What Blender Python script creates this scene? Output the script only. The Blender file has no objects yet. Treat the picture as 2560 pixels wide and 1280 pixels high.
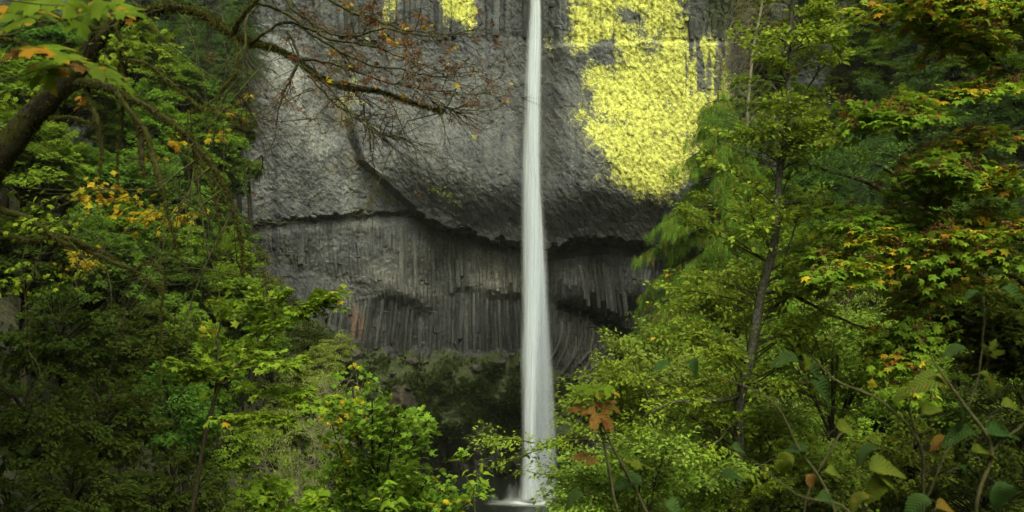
import bpy, math, random
import numpy as np
from mathutils import Vector, Matrix

R = math.radians
scene = bpy.context.scene
COL = scene.collection

# ------------------------------------------------------------------ camera, sky, sun, exposure
K = 0.6 / 1280.0                      # metres per photo pixel per metre of distance
cam_d = bpy.data.cameras.new("camera")
cam_d.lens = 30.0
cam_d.sensor_width = 36.0
cam_d.clip_start = 0.1
cam_d.clip_end = 2000.0
cam_d.dof.use_dof = True
cam_d.dof.focus_distance = 30.0
cam_d.dof.aperture_fstop = 4.5
cam = bpy.data.objects.new("camera", cam_d)
COL.objects.link(cam)
cam.location = (0, 0, 0)
cam.rotation_euler = (R(90), 0, 0)
scene.camera = cam

SUN_EL, SUN_AZ = 56.0, 24.0           # azimuth measured from behind the camera towards the right
world = bpy.data.worlds.new("World")
scene.world = world
world.use_nodes = True
wn = world.node_tree
for n in list(wn.nodes):
    wn.nodes.remove(n)
sky = wn.nodes.new("ShaderNodeTexSky")
sky.sky_type = 'NISHITA'
sky.sun_disc = False
sky.sun_elevation = R(SUN_EL)
sky.sun_rotation = R(180 - SUN_AZ)
sky.air_density = 1.0
sky.dust_density = 4.0
sky.ozone_density = 1.0
hs = wn.nodes.new("ShaderNodeHueSaturation")
hs.inputs["Saturation"].default_value = 0.2
bg = wn.nodes.new("ShaderNodeBackground")
bg.inputs["Strength"].default_value = 0.15
wo = wn.nodes.new("ShaderNodeOutputWorld")
wn.links.new(sky.outputs[0], hs.inputs["Color"])
tint = wn.nodes.new("ShaderNodeMix"); tint.data_type = 'RGBA'; tint.blend_type = 'MULTIPLY'; tint.inputs[0].default_value = 1.0
tint.inputs[7].default_value = (1.0, 1.0, 0.74, 1)      # warm overcast, camera white balance
wn.links.new(hs.outputs[0], tint.inputs[6])
wn.links.new(tint.outputs[2], bg.inputs["Color"])
wn.links.new(bg.outputs[0], wo.inputs["Surface"])

sd = bpy.data.lights.new("sun", 'SUN')
sd.energy = 1.2
sd.angle = R(40)
sd.color = (1.0, 0.97, 0.74)
sun = bpy.data.objects.new("sun", sd)
COL.objects.link(sun)
_az, _el = R(SUN_AZ), R(SUN_EL)
_to = Vector((math.sin(_az) * math.cos(_el), -math.cos(_az) * math.cos(_el), math.sin(_el)))
sun.rotation_euler = _to.to_track_quat('Z', 'Y').to_euler()
sun.location = _to * 300

scene.view_settings.view_transform = 'Standard'
scene.view_settings.look = 'None'
scene.view_settings.exposure = 1.65
scene.view_settings.gamma = 1.0
scene.view_settings.use_curve_mapping = False
cy = scene.cycles
cy.max_bounces = 6
cy.diffuse_bounces = 3
cy.glossy_bounces = 2
cy.transmission_bounces = 3
cy.transparent_max_bounces = 48
cy.caustics_reflective = False
cy.caustics_refractive = False

# ------------------------------------------------------------------ helpers
def P(px, py, Y):
    """the point seen at photo pixel (px, py) when it stands Y metres away"""
    return np.array([(px - 1280.0) * K * Y, Y, (640.0 - py) * K * Y])

def sstep(a, b, x):
    t = np.clip((x - a) / (b - a + 1e-9), 0, 1)
    return t * t * (3 - 2 * t)

def _hash(ix, iy, seed):
    h = (ix.astype(np.int64) * 374761393 + iy.astype(np.int64) * 668265263 + seed * 974634777) & 0x7fffffff
    h = ((h ^ (h >> 13)) * 1274126177) & 0x7fffffff
    h = (h ^ (h >> 16)) & 0xffff
    return h / 65535.0

def vnoise(x, y, seed=0):
    xi, yi = np.floor(x), np.floor(y)
    fx, fy = x - xi, y - yi
    fx = fx * fx * (3 - 2 * fx); fy = fy * fy * (3 - 2 * fy)
    a = _hash(xi, yi, seed); b = _hash(xi + 1, yi, seed)
    c = _hash(xi, yi + 1, seed); d = _hash(xi + 1, yi + 1, seed)
    return (a * (1 - fx) + b * fx) * (1 - fy) + (c * (1 - fx) + d * fx) * fy

def fbm(x, y, octs=4, seed=0, gain=0.5):
    v = 0; a = 1; s = 0
    for o in range(octs):
        v = v + a * vnoise(x * 2 ** o + 17.3 * o, y * 2 ** o - 9.1 * o, seed + o); s += a; a *= gain
    return v / s

def worley(x, y, seed=0):
    """distance to nearest, and a random value of the nearest cell"""
    xi, yi = np.floor(x), np.floor(y)
    best = np.full(x.shape, 9.0); val = np.zeros(x.shape); sec = np.full(x.shape, 9.0)
    for i in (-1, 0, 1):
        for j in (-1, 0, 1):
            cx, cy_ = xi + i, yi + j
            qx = cx + 0.1 + 0.8 * _hash(cx, cy_, seed); qy = cy_ + 0.1 + 0.8 * _hash(cx, cy_, seed + 7)
            d = np.hypot(x - qx, y - qy)
            r = _hash(cx, cy_, seed + 13)
            m = d < best
            sec = np.where(m, best, np.minimum(sec, d))
            val = np.where(m, r, val); best = np.where(m, d, best)
    return best, sec, val

def poly_sd(px, py, pts):
    """signed distance to a polygon, positive inside"""
    pts = np.array(pts, float)
    inside = np.zeros(px.shape, bool); dist = np.full(px.shape, 1e9)
    n = len(pts)
    for i in range(n):
        x0, y0 = pts[i]; x1, y1 = pts[(i + 1) % n]
        cond = ((y0 > py) != (y1 > py)) & (px < (x1 - x0) * (py - y0) / (y1 - y0 + 1e-12) + x0)
        inside ^= cond
        dx, dy = x1 - x0, y1 - y0
        t = np.clip(((px - x0) * dx + (py - y0) * dy) / (dx * dx + dy * dy + 1e-12), 0, 1)
        dist = np.minimum(dist, np.hypot(px - x0 - t * dx, py - y0 - t * dy))
    return np.where(inside, dist, -dist)

def blob(px, py, cx, cy_, rx, ry, ang=0.0):
    a = R(ang); dx, dy = px - cx, py - cy_
    u = (dx * math.cos(a) + dy * math.sin(a)) / rx; v = (-dx * math.sin(a) + dy * math.cos(a)) / ry
    return np.exp(-(u * u + v * v))

def tag(o, label=None, cat=None, group=None, kind=None):
    if label: o["label"] = label
    if cat: o["category"] = cat
    if group: o["group"] = group
    if kind: o["kind"] = kind
    return o

def link(name, data, parent=None):
    o = bpy.data.objects.new(name, data)
    COL.objects.link(o)
    if parent is not None: o.parent = parent
    return o

def empty(name, loc):
    o = bpy.data.objects.new(name, None)
    o.location = [float(c) for c in loc]
    o.empty_display_size = 0.3
    COL.objects.link(o)
    return o

def np_mesh(name, V, F, mats, mi=None, smooth=False):
    """V (n,3); F (m,k) all faces the same size"""
    me = bpy.data.meshes.new(name)
    V = np.ascontiguousarray(V, np.float32); F = np.ascontiguousarray(F, np.int32)
    m, k = F.shape
    me.vertices.add(len(V)); me.vertices.foreach_set("co", V.ravel())
    me.loops.add(m * k); me.loops.foreach_set("vertex_index", F.ravel())
    me.polygons.add(m)
    me.polygons.foreach_set("loop_start", np.arange(0, m * k, k, dtype=np.int32))
    if not isinstance(mats, (list, tuple)): mats = [mats]
    for a in mats: me.materials.append(a)
    if mi is not None: me.polygons.foreach_set("material_index", np.ascontiguousarray(mi, np.int32))
    me.polygons.foreach_set("use_smooth", np.full(m, smooth, bool))
    me.update(calc_edges=True)
    return me

def norm(a):
    return a / (np.linalg.norm(a, axis=-1, keepdims=True) + 1e-9)

class Tubes:
    """many tapered tubes gathered into one mesh"""
    def __init__(s): s.V = []; s.F = []; s.n = 0
    def add(s, pts, rad, sides=6, rough=0.0, rng=None, close=True):
        pts = np.asarray(pts, float); n = len(pts)
        rad = np.asarray(rad, float) * np.ones(n)
        T = norm(np.gradient(pts, axis=0))
        up = np.array([0.13, 0.31, 0.94])
        if abs(T[0] @ up) > 0.9: up = np.array([0.9, 0.3, 0.1])
        A = np.zeros((n, 3)); a = norm(np.cross(T[0], up))
        for i in range(n):
            a = norm(a - T[i] * (a @ T[i])); A[i] = a
        B = np.cross(T, A)
        th = np.arange(sides) * 2 * math.pi / sides
        rr = rad[:, None] * np.ones((n, sides))
        if rough and rng is not None: rr = rr * (1 + rough * (rng.random((n, sides)) - 0.5) * 2)
        V = pts[:, None, :] + rr[..., None] * (np.cos(th)[None, :, None] * A[:, None, :] + np.sin(th)[None, :, None] * B[:, None, :])
        i = np.arange(n - 1)[:, None] * sides; j = np.arange(sides)[None, :]; j2 = (j + 1) % sides
        F = np.stack([i + j, i + j2, i + sides + j2, i + sides + j], -1).reshape(-1, 4) + s.n
        s.V.append(V.reshape(-1, 3)); s.F.append(F); s.n += n * sides
    def mesh(s, name, mat, smooth=True):
        return np_mesh(name, np.concatenate(s.V), np.concatenate(s.F), mat, smooth=smooth)

def curve_pts(ctrl, n):
    """Catmull-Rom through control rows (any columns)"""
    c = np.asarray(ctrl, float)
    c = np.vstack([2 * c[0] - c[1], c, 2 * c[-1] - c[-2]])
    t = np.linspace(0, len(c) - 3 - 1e-6, n); i = t.astype(int); f = (t - i)[:, None]
    p0, p1, p2, p3 = c[i], c[i + 1], c[i + 2], c[i + 3]
    return 0.5 * (2 * p1 + (p2 - p0) * f + (2 * p0 - 5 * p1 + 4 * p2 - p3) * f ** 2 + (3 * p1 - p0 - 3 * p2 + p3) * f ** 3)

# ------------------------------------------------------------------ materials
def new_mat(name):
    m = bpy.data.materials.new(name); m.use_nodes = True
    nt = m.node_tree
    for n in list(nt.nodes): nt.nodes.remove(n)
    return m, nt, nt.nodes.new, nt.links.new

def set_ramp(r, stops):
    el = r.color_ramp.elements
    while len(el) > len(stops): el.remove(el[-1])
    while len(el) < len(stops): el.new(0.5)
    for e, (p, c) in zip(el, stops):
        e.position = p; e.color = (*c, 1) if len(c) == 3 else c

def leaf_mat(name, cols, trans=0.4, rough=0.6, veins=False, spots=None, clump=0.45, spec=0.06):
    m, nt, N, L = new_mat(name)
    geo = N("ShaderNodeNewGeometry"); oi = N("ShaderNodeObjectInfo")
    add = N("ShaderNodeMath"); add.operation = 'ADD'
    L(geo.outputs["Random Per Island"], add.inputs[0]); L(oi.outputs["Random"], add.inputs[1])
    fr = N("ShaderNodeMath"); fr.operation = 'FRACT'; L(add.outputs[0], fr.inputs[0])
    ramp = N("ShaderNodeValToRGB"); k = len(cols)
    set_ramp(ramp, [((i + 0.0) / max(1, k - 1), c) for i, c in enumerate(cols)])
    L(fr.outputs[0], ramp.inputs[0])
    col = ramp.outputs[0]
    # slow drift of tone from clump to clump and tree to tree
    tc = N("ShaderNodeNewGeometry"); nz = N("ShaderNodeTexNoise"); nz.inputs["Scale"].default_value = clump
    nz.inputs["Detail"].default_value = 2
    L(tc.outputs["Position"], nz.inputs["Vector"])
    hsv = N("ShaderNodeHueSaturation")
    mr = N("ShaderNodeMapRange"); mr.inputs[1].default_value = 0.3; mr.inputs[2].default_value = 0.7
    mr.inputs[3].default_value = 0.65; mr.inputs[4].default_value = 1.35
    L(nz.outputs[0], mr.inputs[0]); L(mr.outputs[0], hsv.inputs["Value"])
    mr2 = N("ShaderNodeMapRange"); mr2.inputs[3].default_value = 0.487; mr2.inputs[4].default_value = 0.515
    L(oi.outputs["Random"], mr2.inputs[0]); L(mr2.outputs[0], hsv.inputs["Hue"])
    L(col, hsv.inputs["Color"]); col = hsv.outputs[0]
    if spots:
        n2 = N("ShaderNodeTexNoise"); n2.inputs["Scale"].default_value = spots[1]; n2.inputs["Detail"].default_value = 3
        L(tc.outputs["Position"], n2.inputs["Vector"])
        r2 = N("ShaderNodeValToRGB"); set_ramp(r2, [(spots[2], (0, 0, 0)), (spots[2] + 0.05, (1, 1, 1))])
        L(n2.outputs[0], r2.inputs[0])
        mx = N("ShaderNodeMix"); mx.data_type = 'RGBA'; L(r2.outputs[0], mx.inputs[0])
        L(col, mx.inputs[6]); mx.inputs[7].default_value = (*spots[0], 1); col = mx.outputs[2]
    bump = None
    if veins:
        uv = N("ShaderNodeTexCoord"); sep = N("ShaderNodeSeparateXYZ"); L(uv.outputs["UV"], sep.inputs[0])
        # side veins run from the midrib outward and forward
        ab = N("ShaderNodeMath"); ab.operation = 'ABSOLUTE'; L(sep.outputs[0], ab.inputs[0])
        ma = N("ShaderNodeMath"); ma.operation = 'MULTIPLY_ADD'; ma.inputs[1].default_value = -0.75
        L(ab.outputs[0], ma.inputs[0]); L(sep.outputs[1], ma.inputs[2])
        sn = N("ShaderNodeMath"); sn.operation = 'MULTIPLY'; sn.inputs[1].default_value = 62; L(ma.outputs[0], sn.inputs[0])
        s2 = N("ShaderNodeMath"); s2.operation = 'SINE'; L(sn.outputs[0], s2.inputs[0])
        bump = N("ShaderNodeBump"); bump.inputs["Strength"].default_value = 0.5; bump.inputs["Distance"].default_value = 0.004
        L(s2.outputs[0], bump.inputs["Height"])
        rr = N("ShaderNodeValToRGB"); set_ramp(rr, [(0.9, (0, 0, 0)), (1.0, (1, 1, 1))])
        m01 = N("ShaderNodeMath"); m01.operation = 'MULTIPLY_ADD'; m01.inputs[1].default_value = 0.5; m01.inputs[2].default_value = 0.5
        L(s2.outputs[0], m01.inputs[0]); L(m01.outputs[0], rr.inputs[0])
        mv = N("ShaderNodeMix"); mv.data_type = 'RGBA'; mv.blend_type = 'MIX'
        sc_ = N("ShaderNodeMath"); sc_.operation = 'MULTIPLY'; sc_.inputs[1].default_value = 0.12; L(rr.outputs[0], sc_.inputs[0])
        L(sc_.outputs[0], mv.inputs[0]); L(col, mv.inputs[6]); mv.inputs[7].default_value = (0.22, 0.26, 0.07, 1); col = mv.outputs[2]
    pb = N("ShaderNodeBsdfPrincipled"); L(col, pb.inputs["Base Color"])
    pb.inputs["Roughness"].default_value = rough; pb.inputs["Specular IOR Level"].default_value = spec
    tr = N("ShaderNodeBsdfTranslucent")
    br = N("ShaderNodeHueSaturation"); br.inputs["Value"].default_value = 1.5; br.inputs["Hue"].default_value = 0.49
    L(col, br.inputs["Color"]); L(br.outputs[0], tr.inputs["Color"])
    if bump: L(bump.outputs[0], pb.inputs["Normal"])
    mix = N("ShaderNodeMixShader"); mix.inputs[0].default_value = trans
    L(pb.outputs[0], mix.inputs[1]); L(tr.outputs[0], mix.inputs[2])
    out = N("ShaderNodeOutputMaterial"); L(mix.outputs[0], out.inputs[0])
    return m

def bark_mat(name, c0, c1, moss=None, moss_amt=0.5, scale=12.0):
    m, nt, N, L = new_mat(name)
    geo = N("ShaderNodeNewGeometry")
    nz = N("ShaderNodeTexNoise"); nz.inputs["Scale"].default_value = scale; nz.inputs["Detail"].default_value = 6
    nz.inputs["Roughness"].default_value = 0.65
    L(geo.outputs["Position"], nz.inputs["Vector"])
    r = N("ShaderNodeValToRGB"); set_ramp(r, [(0.35, c0), (0.65, c1)]); L(nz.outputs[0], r.inputs[0])
    col = r.outputs[0]
    if moss:
        n2 = N("ShaderNodeTexNoise"); n2.inputs["Scale"].default_value = scale * 0.35; n2.inputs["Detail"].default_value = 5
        L(geo.outputs["Position"], n2.inputs["Vector"])
        sp = N("ShaderNodeSeparateXYZ"); L(geo.outputs["Normal"], sp.inputs[0])
        ad = N("ShaderNodeMath"); ad.operation = 'MULTIPLY_ADD'; ad.inputs[1].default_value = 0.22
        L(sp.outputs[2], ad.inputs[0]); L(n2.outputs[0], ad.inputs[2])
        r2 = N("ShaderNodeValToRGB"); t = 0.75 - 0.45 * moss_amt; set_ramp(r2, [(t - 0.06, (0, 0, 0)), (t + 0.06, (1, 1, 1))])
        L(ad.outputs[0], r2.inputs[0])
        r3 = N("ShaderNodeValToRGB"); set_ramp(r3, [(0.3, tuple(0.5 * v for v in moss)), (0.7, moss)]); L(nz.outputs[0], r3.inputs[0])
        mx = N("ShaderNodeMix"); mx.data_type = 'RGBA'; L(r2.outputs[0], mx.inputs[0]); L(col, mx.inputs[6]); L(r3.outputs[0], mx.inputs[7])
        col = mx.outputs[2]
    pb = N("ShaderNodeBsdfPrincipled"); L(col, pb.inputs["Base Color"]); pb.inputs["Roughness"].default_value = 0.9
    pb.inputs["Specular IOR Level"].default_value = 0.2
    bp = N("ShaderNodeBump"); bp.inputs["Strength"].default_value = 0.8; bp.inputs["Distance"].default_value = 0.01
    L(nz.outputs[0], bp.inputs["Height"]); L(bp.outputs[0], pb.inputs["Normal"])
    out = N("ShaderNodeOutputMaterial"); L(pb.outputs[0], out.inputs[0])
    return m

def rock_mat(name, use_attr=True, columns=False):
    m, nt, N, L = new_mat(name)
    geo = N("ShaderNodeNewGeometry")
    def noise(scale, detail, rough=0.6, vec=None, dist=0.0):
        n = N("ShaderNodeTexNoise"); n.inputs["Scale"].default_value = scale; n.inputs["Detail"].default_value = detail
        n.inputs["Roughness"].default_value = rough; n.inputs["Distortion"].default_value = dist
        L(vec or geo.outputs["Position"], n.inputs["Vector"]); return n.outputs[0]
    mp = N("ShaderNodeMapping"); mp.inputs["Scale"].default_value = (1.0, 1.0, 0.22); L(geo.outputs["Position"], mp.inputs["Vector"])
    fine = noise(3.6, 9, 0.74)
    broad = noise(0.16, 4, 0.6)
    streak = noise(1.3, 5, 0.65, mp.outputs[0])
    mulr = N("ShaderNodeValToRGB"); set_ramp(mulr, [(0.25, (0.45, 0.46, 0.46)), (0.5, (0.9, 0.91, 0.88)), (0.75, (1.55, 1.57, 1.48))]); L(fine, mulr.inputs[0])
    stm = N("ShaderNodeValToRGB"); set_ramp(stm, [(0.3, (0.62, 0.63, 0.68)), (0.7, (1.3, 1.27, 1.18))]); L(streak, stm.inputs[0])
    m1 = N("ShaderNodeMix"); m1.data_type = 'RGBA'; m1.blend_type = 'MULTIPLY'; m1.inputs[0].default_value = 1; m1.clamp_result = False
    L(mulr.outputs[0], m1.inputs[6]); L(stm.outputs[0], m1.inputs[7])
    vo = N("ShaderNodeTexVoronoi"); vo.inputs["Scale"].default_value = 5.5; vo.inputs["Randomness"].default_value = 1.0
    wv = N("ShaderNodeVectorMath"); wv.operation = 'MULTIPLY_ADD'; wn_ = N("ShaderNodeTexNoise"); wn_.inputs["Scale"].default_value = 2.0; L(geo.outputs["Position"], wn_.inputs["Vector"])
    L(wn_.outputs[1], wv.inputs[0]); wv.inputs[1].default_value = (0.6, 0.6, 0.6); L(geo.outputs["Position"], wv.inputs[2]); L(wv.outputs[0], vo.inputs["Vector"])
    vr = N("ShaderNodeSeparateColor"); L(vo.outputs["Color"], vr.inputs[0]); vm_ = N("ShaderNodeMapRange"); vm_.inputs[3].default_value = 0.72; vm_.inputs[4].default_value = 1.32
    L(vr.outputs[0], vm_.inputs[0]); mv_ = N("ShaderNodeVectorMath"); mv_.operation = 'SCALE'; L(m1.outputs[2], mv_.inputs[0]); L(vm_.outputs[0], mv_.inputs["Scale"])
    if use_attr:
        at = N("ShaderNodeAttribute"); at.attribute_name = "stain_shading"; base = at.outputs["Color"]
    else:
        rgb = N("ShaderNodeRGB"); rgb.outputs[0].default_value = (0.04, 0.038, 0.032, 1); base = rgb.outputs[0]
    br_ = N("ShaderNodeMapRange"); br_.inputs[1].default_value = 0.3; br_.inputs[2].default_value = 0.7; br_.inputs[3].default_value = 0.6; br_.inputs[4].default_value = 1.35; L(broad, br_.inputs[0])
    bs_ = N("ShaderNodeVectorMath"); bs_.operation = 'SCALE'; L(base, bs_.inputs[0]); L(br_.outputs[0], bs_.inputs["Scale"]); base = bs_.outputs[0]
    if columns:
        oi = N("ShaderNodeObjectInfo"); rr = N("ShaderNodeMapRange"); rr.inputs[3].default_value = 0.6; rr.inputs[4].default_value = 1.35
        L(oi.outputs["Random"], rr.inputs[0])
        hv = N("ShaderNodeHueSaturation"); L(base, hv.inputs["Color"]); L(rr.outputs[0], hv.inputs["Value"]); base = hv.outputs[0]
    m2 = N("ShaderNodeMix"); m2.data_type = 'RGBA'; m2.blend_type = 'MULTIPLY'; m2.inputs[0].default_value = 1
    L(mv_.outputs[0], m2.inputs[6]); L(base, m2.inputs[7]); col = m2.outputs[2]
    rough_in = None
    if use_attr:
        # pale crustose specks
        sp = noise(9.0, 3, 0.5)
        rs = N("ShaderNodeValToRGB"); set_ramp(rs, [(0.66, (0, 0, 0)), (0.72, (1, 1, 1))]); L(sp, rs.inputs[0])
        ms = N("ShaderNodeMix"); ms.data_type = 'RGBA'; fs = N("ShaderNodeMath"); fs.operation = 'MULTIPLY'; fs.inputs[1].default_value = 0.45
        L(rs.outputs[0], fs.inputs[0]); L(fs.outputs[0], ms.inputs[0]); L(col, ms.inputs[6]); ms.inputs[7].default_value = (0.3, 0.31, 0.25, 1); col = ms.outputs[2]
        # moss, its tones dimmed to carry the cave shade of the bank
        am = N("ShaderNodeAttribute"); am.attribute_name = "moss"
        nm = noise(2.6, 6, 0.7)
        a1 = N("ShaderNodeMath"); a1.operation = 'ADD'; L(am.outputs["Fac"], a1.inputs[0]); L(nm, a1.inputs[1])
        r1 = N("ShaderNodeValToRGB"); set_ramp(r1, [(0.93, (0, 0, 0)), (1.0, (1, 1, 1))])
        d1 = N("ShaderNodeMath"); d1.operation = 'MULTIPLY'; d1.inputs[1].default_value = 1.0
        L(a1.outputs[0], d1.inputs[0]); L(d1.outputs[0], r1.inputs[0])
        mc = N("ShaderNodeValToRGB"); set_ramp(mc, [(0.3, (0.008, 0.011, 0.003)), (0.5, (0.019, 0.029, 0.005)), (0.72, (0.045, 0.064, 0.010))]); L(fine, mc.inputs[0])
        mm = N("ShaderNodeMix"); mm.data_type = 'RGBA'; L(r1.outputs[0], mm.inputs[0]); L(col, mm.inputs[6]); L(mc.outputs[0], mm.inputs[7]); col = mm.outputs[2]
        # yellow lichen
        al = N("ShaderNodeAttribute"); al.attribute_name = "lichen"
        nl = noise(1.7, 10, 0.9, dist=0.3)
        sc_ = N("ShaderNodeMath"); sc_.operation = 'MULTIPLY_ADD'; sc_.inputs[1].default_value = 3.5; sc_.inputs[2].default_value = -1.75
        L(nl, sc_.inputs[0])
        a2 = N("ShaderNodeMath"); a2.operation = 'ADD'; L(al.outputs["Fac"], a2.inputs[0]); L(sc_.outputs[0], a2.inputs[1])
        r4 = N("ShaderNodeValToRGB"); set_ramp(r4, [(0.36, (0, 0, 0)), (0.58, (1, 1, 1))]); L(a2.outputs[0], r4.inputs[0])
        n5 = noise(2.3, 6, 0.7)
        lc = N("ShaderNodeValToRGB"); set_ramp(lc, [(0.38, (0.15, 0.155, 0.03)), (0.47, (0.46, 0.48, 0.08)), (0.62, (0.70, 0.72, 0.17))]); L(n5, lc.inputs[0])
        ml = N("ShaderNodeMix"); ml.data_type = 'RGBA'; L(r4.outputs[0], ml.inputs[0]); L(col, ml.inputs[6]); lv_ = N("ShaderNodeVectorMath"); lv_.operation = 'SCALE'; lm_ = N("ShaderNodeMapRange"); lm_.inputs[3].default_value = 0.78; lm_.inputs[4].default_value = 1.15; L(vr.outputs[1], lm_.inputs[0]); L(lc.outputs[0], lv_.inputs[0]); L(lm_.outputs[0], lv_.inputs["Scale"]); L(lv_.outputs[0], ml.inputs[7]); col = ml.outputs[2]
    pb = N("ShaderNodeBsdfPrincipled"); L(col, pb.inputs["Base Color"]); pb.inputs["Roughness"].default_value = 0.72
    pb.inputs["Specular IOR Level"].default_value = 0.4
    b1 = N("ShaderNodeBump"); b1.inputs["Strength"].default_value = 0.75; b1.inputs["Distance"].default_value = 0.2
    L(fine, b1.inputs["Height"]); L(b1.outputs[0], pb.inputs["Normal"])
    out = N("ShaderNodeOutputMaterial"); L(pb.outputs[0], out.inputs[0])
    return m

def plain_mat(name, c0, c1, scale=3.0, rough=0.9):
    m, nt, N, L = new_mat(name)
    geo = N("ShaderNodeNewGeometry"); nz = N("ShaderNodeTexNoise"); nz.inputs["Scale"].default_value = scale; nz.inputs["Detail"].default_value = 7
    L(geo.outputs["Position"], nz.inputs["Vector"])
    r = N("ShaderNodeValToRGB"); set_ramp(r, [(0.35, c0), (0.65, c1)]); L(nz.outputs[0], r.inputs[0])
    pb = N("ShaderNodeBsdfPrincipled"); L(r.outputs[0], pb.inputs["Base Color"]); pb.inputs["Roughness"].default_value = rough
    bp = N("ShaderNodeBump"); bp.inputs["Distance"].default_value = 0.1; L(nz.outputs[0], bp.inputs["Height"]); L(bp.outputs[0], pb.inputs["Normal"])
    out = N("ShaderNodeOutputMaterial"); L(pb.outputs[0], out.inputs[0])
    return m

M = {}
M['rock'] = rock_mat('basalt_rock')
M['column'] = rock_mat('basalt_column_rock', use_attr=True, columns=True)
M['boulder'] = rock_mat('boulder_rock', use_attr=False)
M['ground'] = plain_mat('forest_floor', (0.012, 0.014, 0.006), (0.05, 0.05, 0.02))
# leaves
M['maple_green'] = leaf_mat('maple_leaf_green', [(0.075, 0.145, 0.012), (0.11, 0.195, 0.016), (0.145, 0.225, 0.02), (0.09, 0.165, 0.014)])
M['maple_blue'] = leaf_mat('maple_leaf_deep_green', [(0.048, 0.105, 0.014), (0.072, 0.15, 0.018), (0.10, 0.18, 0.022), (0.055, 0.12, 0.016)])
M['lime'] = leaf_mat('leaf_lime', [(0.10, 0.175, 0.011), (0.145, 0.225, 0.016), (0.18, 0.255, 0.018), (0.12, 0.19, 0.016)], trans=0.35, clump=1.2)
M['alder'] = leaf_mat('alder_leaf', [(0.10, 0.18, 0.016), (0.15, 0.235, 0.022), (0.20, 0.275, 0.030), (0.115, 0.20, 0.016)], trans=0.35, clump=1.0)
M['pale'] = leaf_mat('pale_leaf', [(0.13, 0.185, 0.028), (0.18, 0.235, 0.040), (0.105, 0.165, 0.020)], trans=0.3, clump=1.0)
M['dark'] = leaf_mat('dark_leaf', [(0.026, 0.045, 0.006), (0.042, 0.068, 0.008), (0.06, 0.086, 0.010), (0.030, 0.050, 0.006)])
M['olive'] = leaf_mat('olive_leaf', [(0.06, 0.082, 0.009), (0.095, 0.12, 0.012), (0.125, 0.145, 0.016)])
M['yellow'] = leaf_mat('leaf_yellow', [(0.34, 0.27, 0.02), (0.40, 0.28, 0.016), (0.26, 0.26, 0.02), (0.36, 0.21, 0.016)], trans=0.3, clump=2)
M['orange'] = leaf_mat('leaf_orange', [(0.27, 0.14, 0.016), (0.20, 0.10, 0.014), (0.30, 0.19, 0.016)], trans=0.3, clump=2)
M['seed'] = leaf_mat('dry_seed_brown', [(0.09, 0.05, 0.018), (0.14, 0.075, 0.025), (0.06, 0.035, 0.015)], trans=0.1, clump=3)
M['cedar'] = leaf_mat('cedar_green', [(0.075, 0.155, 0.014), (0.11, 0.21, 0.02), (0.15, 0.24, 0.03), (0.085, 0.18, 0.014)], trans=0.15, clump=1.2)
M['cedar_brown'] = leaf_mat('cedar_dry_tip', [(0.26, 0.13, 0.03), (0.2, 0.14, 0.04)], trans=0.1)
M['fir'] = leaf_mat('fir_green', [(0.03, 0.06, 0.013), (0.045, 0.085, 0.018), (0.06, 0.105, 0.024)], trans=0.1)
M['cover'] = leaf_mat('ground_cover_leaf', [(0.012, 0.021, 0.004), (0.020, 0.032, 0.005), (0.034, 0.05, 0.008), (0.016, 0.027, 0.005)], clump=0.5)  # leaf tones lowered to carry the shade of the recessed bank
M['moss'] = leaf_mat('moss_green', [(0.03, 0.036, 0.005), (0.05, 0.058, 0.008), (0.065, 0.07, 0.010)], trans=0.1, clump=5)
M['near_green'] = leaf_mat('near_leaf_green', [(0.02, 0.045, 0.010), (0.028, 0.06, 0.012), (0.026, 0.055, 0.016)], veins=True, trans=0.25, clump=6, rough=0.45)
M['near_spot'] = leaf_mat('near_leaf_spotted', [(0.075, 0.11, 0.010), (0.10, 0.13, 0.012), (0.05, 0.08, 0.010)], veins=True, trans=0.3, spots=((0.14, 0.08, 0.015), 60, 0.6), clump=6)
M['near_brown'] = leaf_mat('near_leaf_brown', [(0.11, 0.075, 0.012), (0.12, 0.055, 0.014), (0.09, 0.09, 0.015)], veins=True, trans=0.25, spots=((0.10, 0.03, 0.01), 30, 0.55), clump=8)
M['near_maple'] = leaf_mat('near_maple_leaf', [(0.07, 0.13, 0.008), (0.11, 0.165, 0.010), (0.08, 0.14, 0.010)], trans=0.4, spots=((0.30, 0.16, 0.015), 9, 0.56), clump=6)
M['bark'] = bark_mat('grey_bark', (0.022, 0.021, 0.016), (0.12, 0.115, 0.095), moss=(0.05, 0.06, 0.015), moss_amt=0.35, scale=22)
M['darkbark'] = bark_mat('dark_bark', (0.012, 0.010, 0.007), (0.04, 0.034, 0.022), moss=(0.03, 0.036, 0.008), moss_amt=0.4)
M['mossbark'] = bark_mat('mossy_bark', (0.012, 0.010, 0.007), (0.035, 0.028, 0.018), moss=(0.038, 0.042, 0.006), moss_amt=0.6, scale=16)
M['twig'] = bark_mat('twig_bark', (0.02, 0.016, 0.01), (0.07, 0.058, 0.035), moss=(0.07, 0.08, 0.015), moss_amt=0.35, scale=30)
M['deadtwig'] = bark_mat('dead_grey_twig', (0.10, 0.085, 0.06), (0.26, 0.23, 0.17), scale=10)
M['stem'] = bark_mat('green_brown_stem', (0.03, 0.03, 0.012), (0.08, 0.075, 0.03), scale=30)

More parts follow.
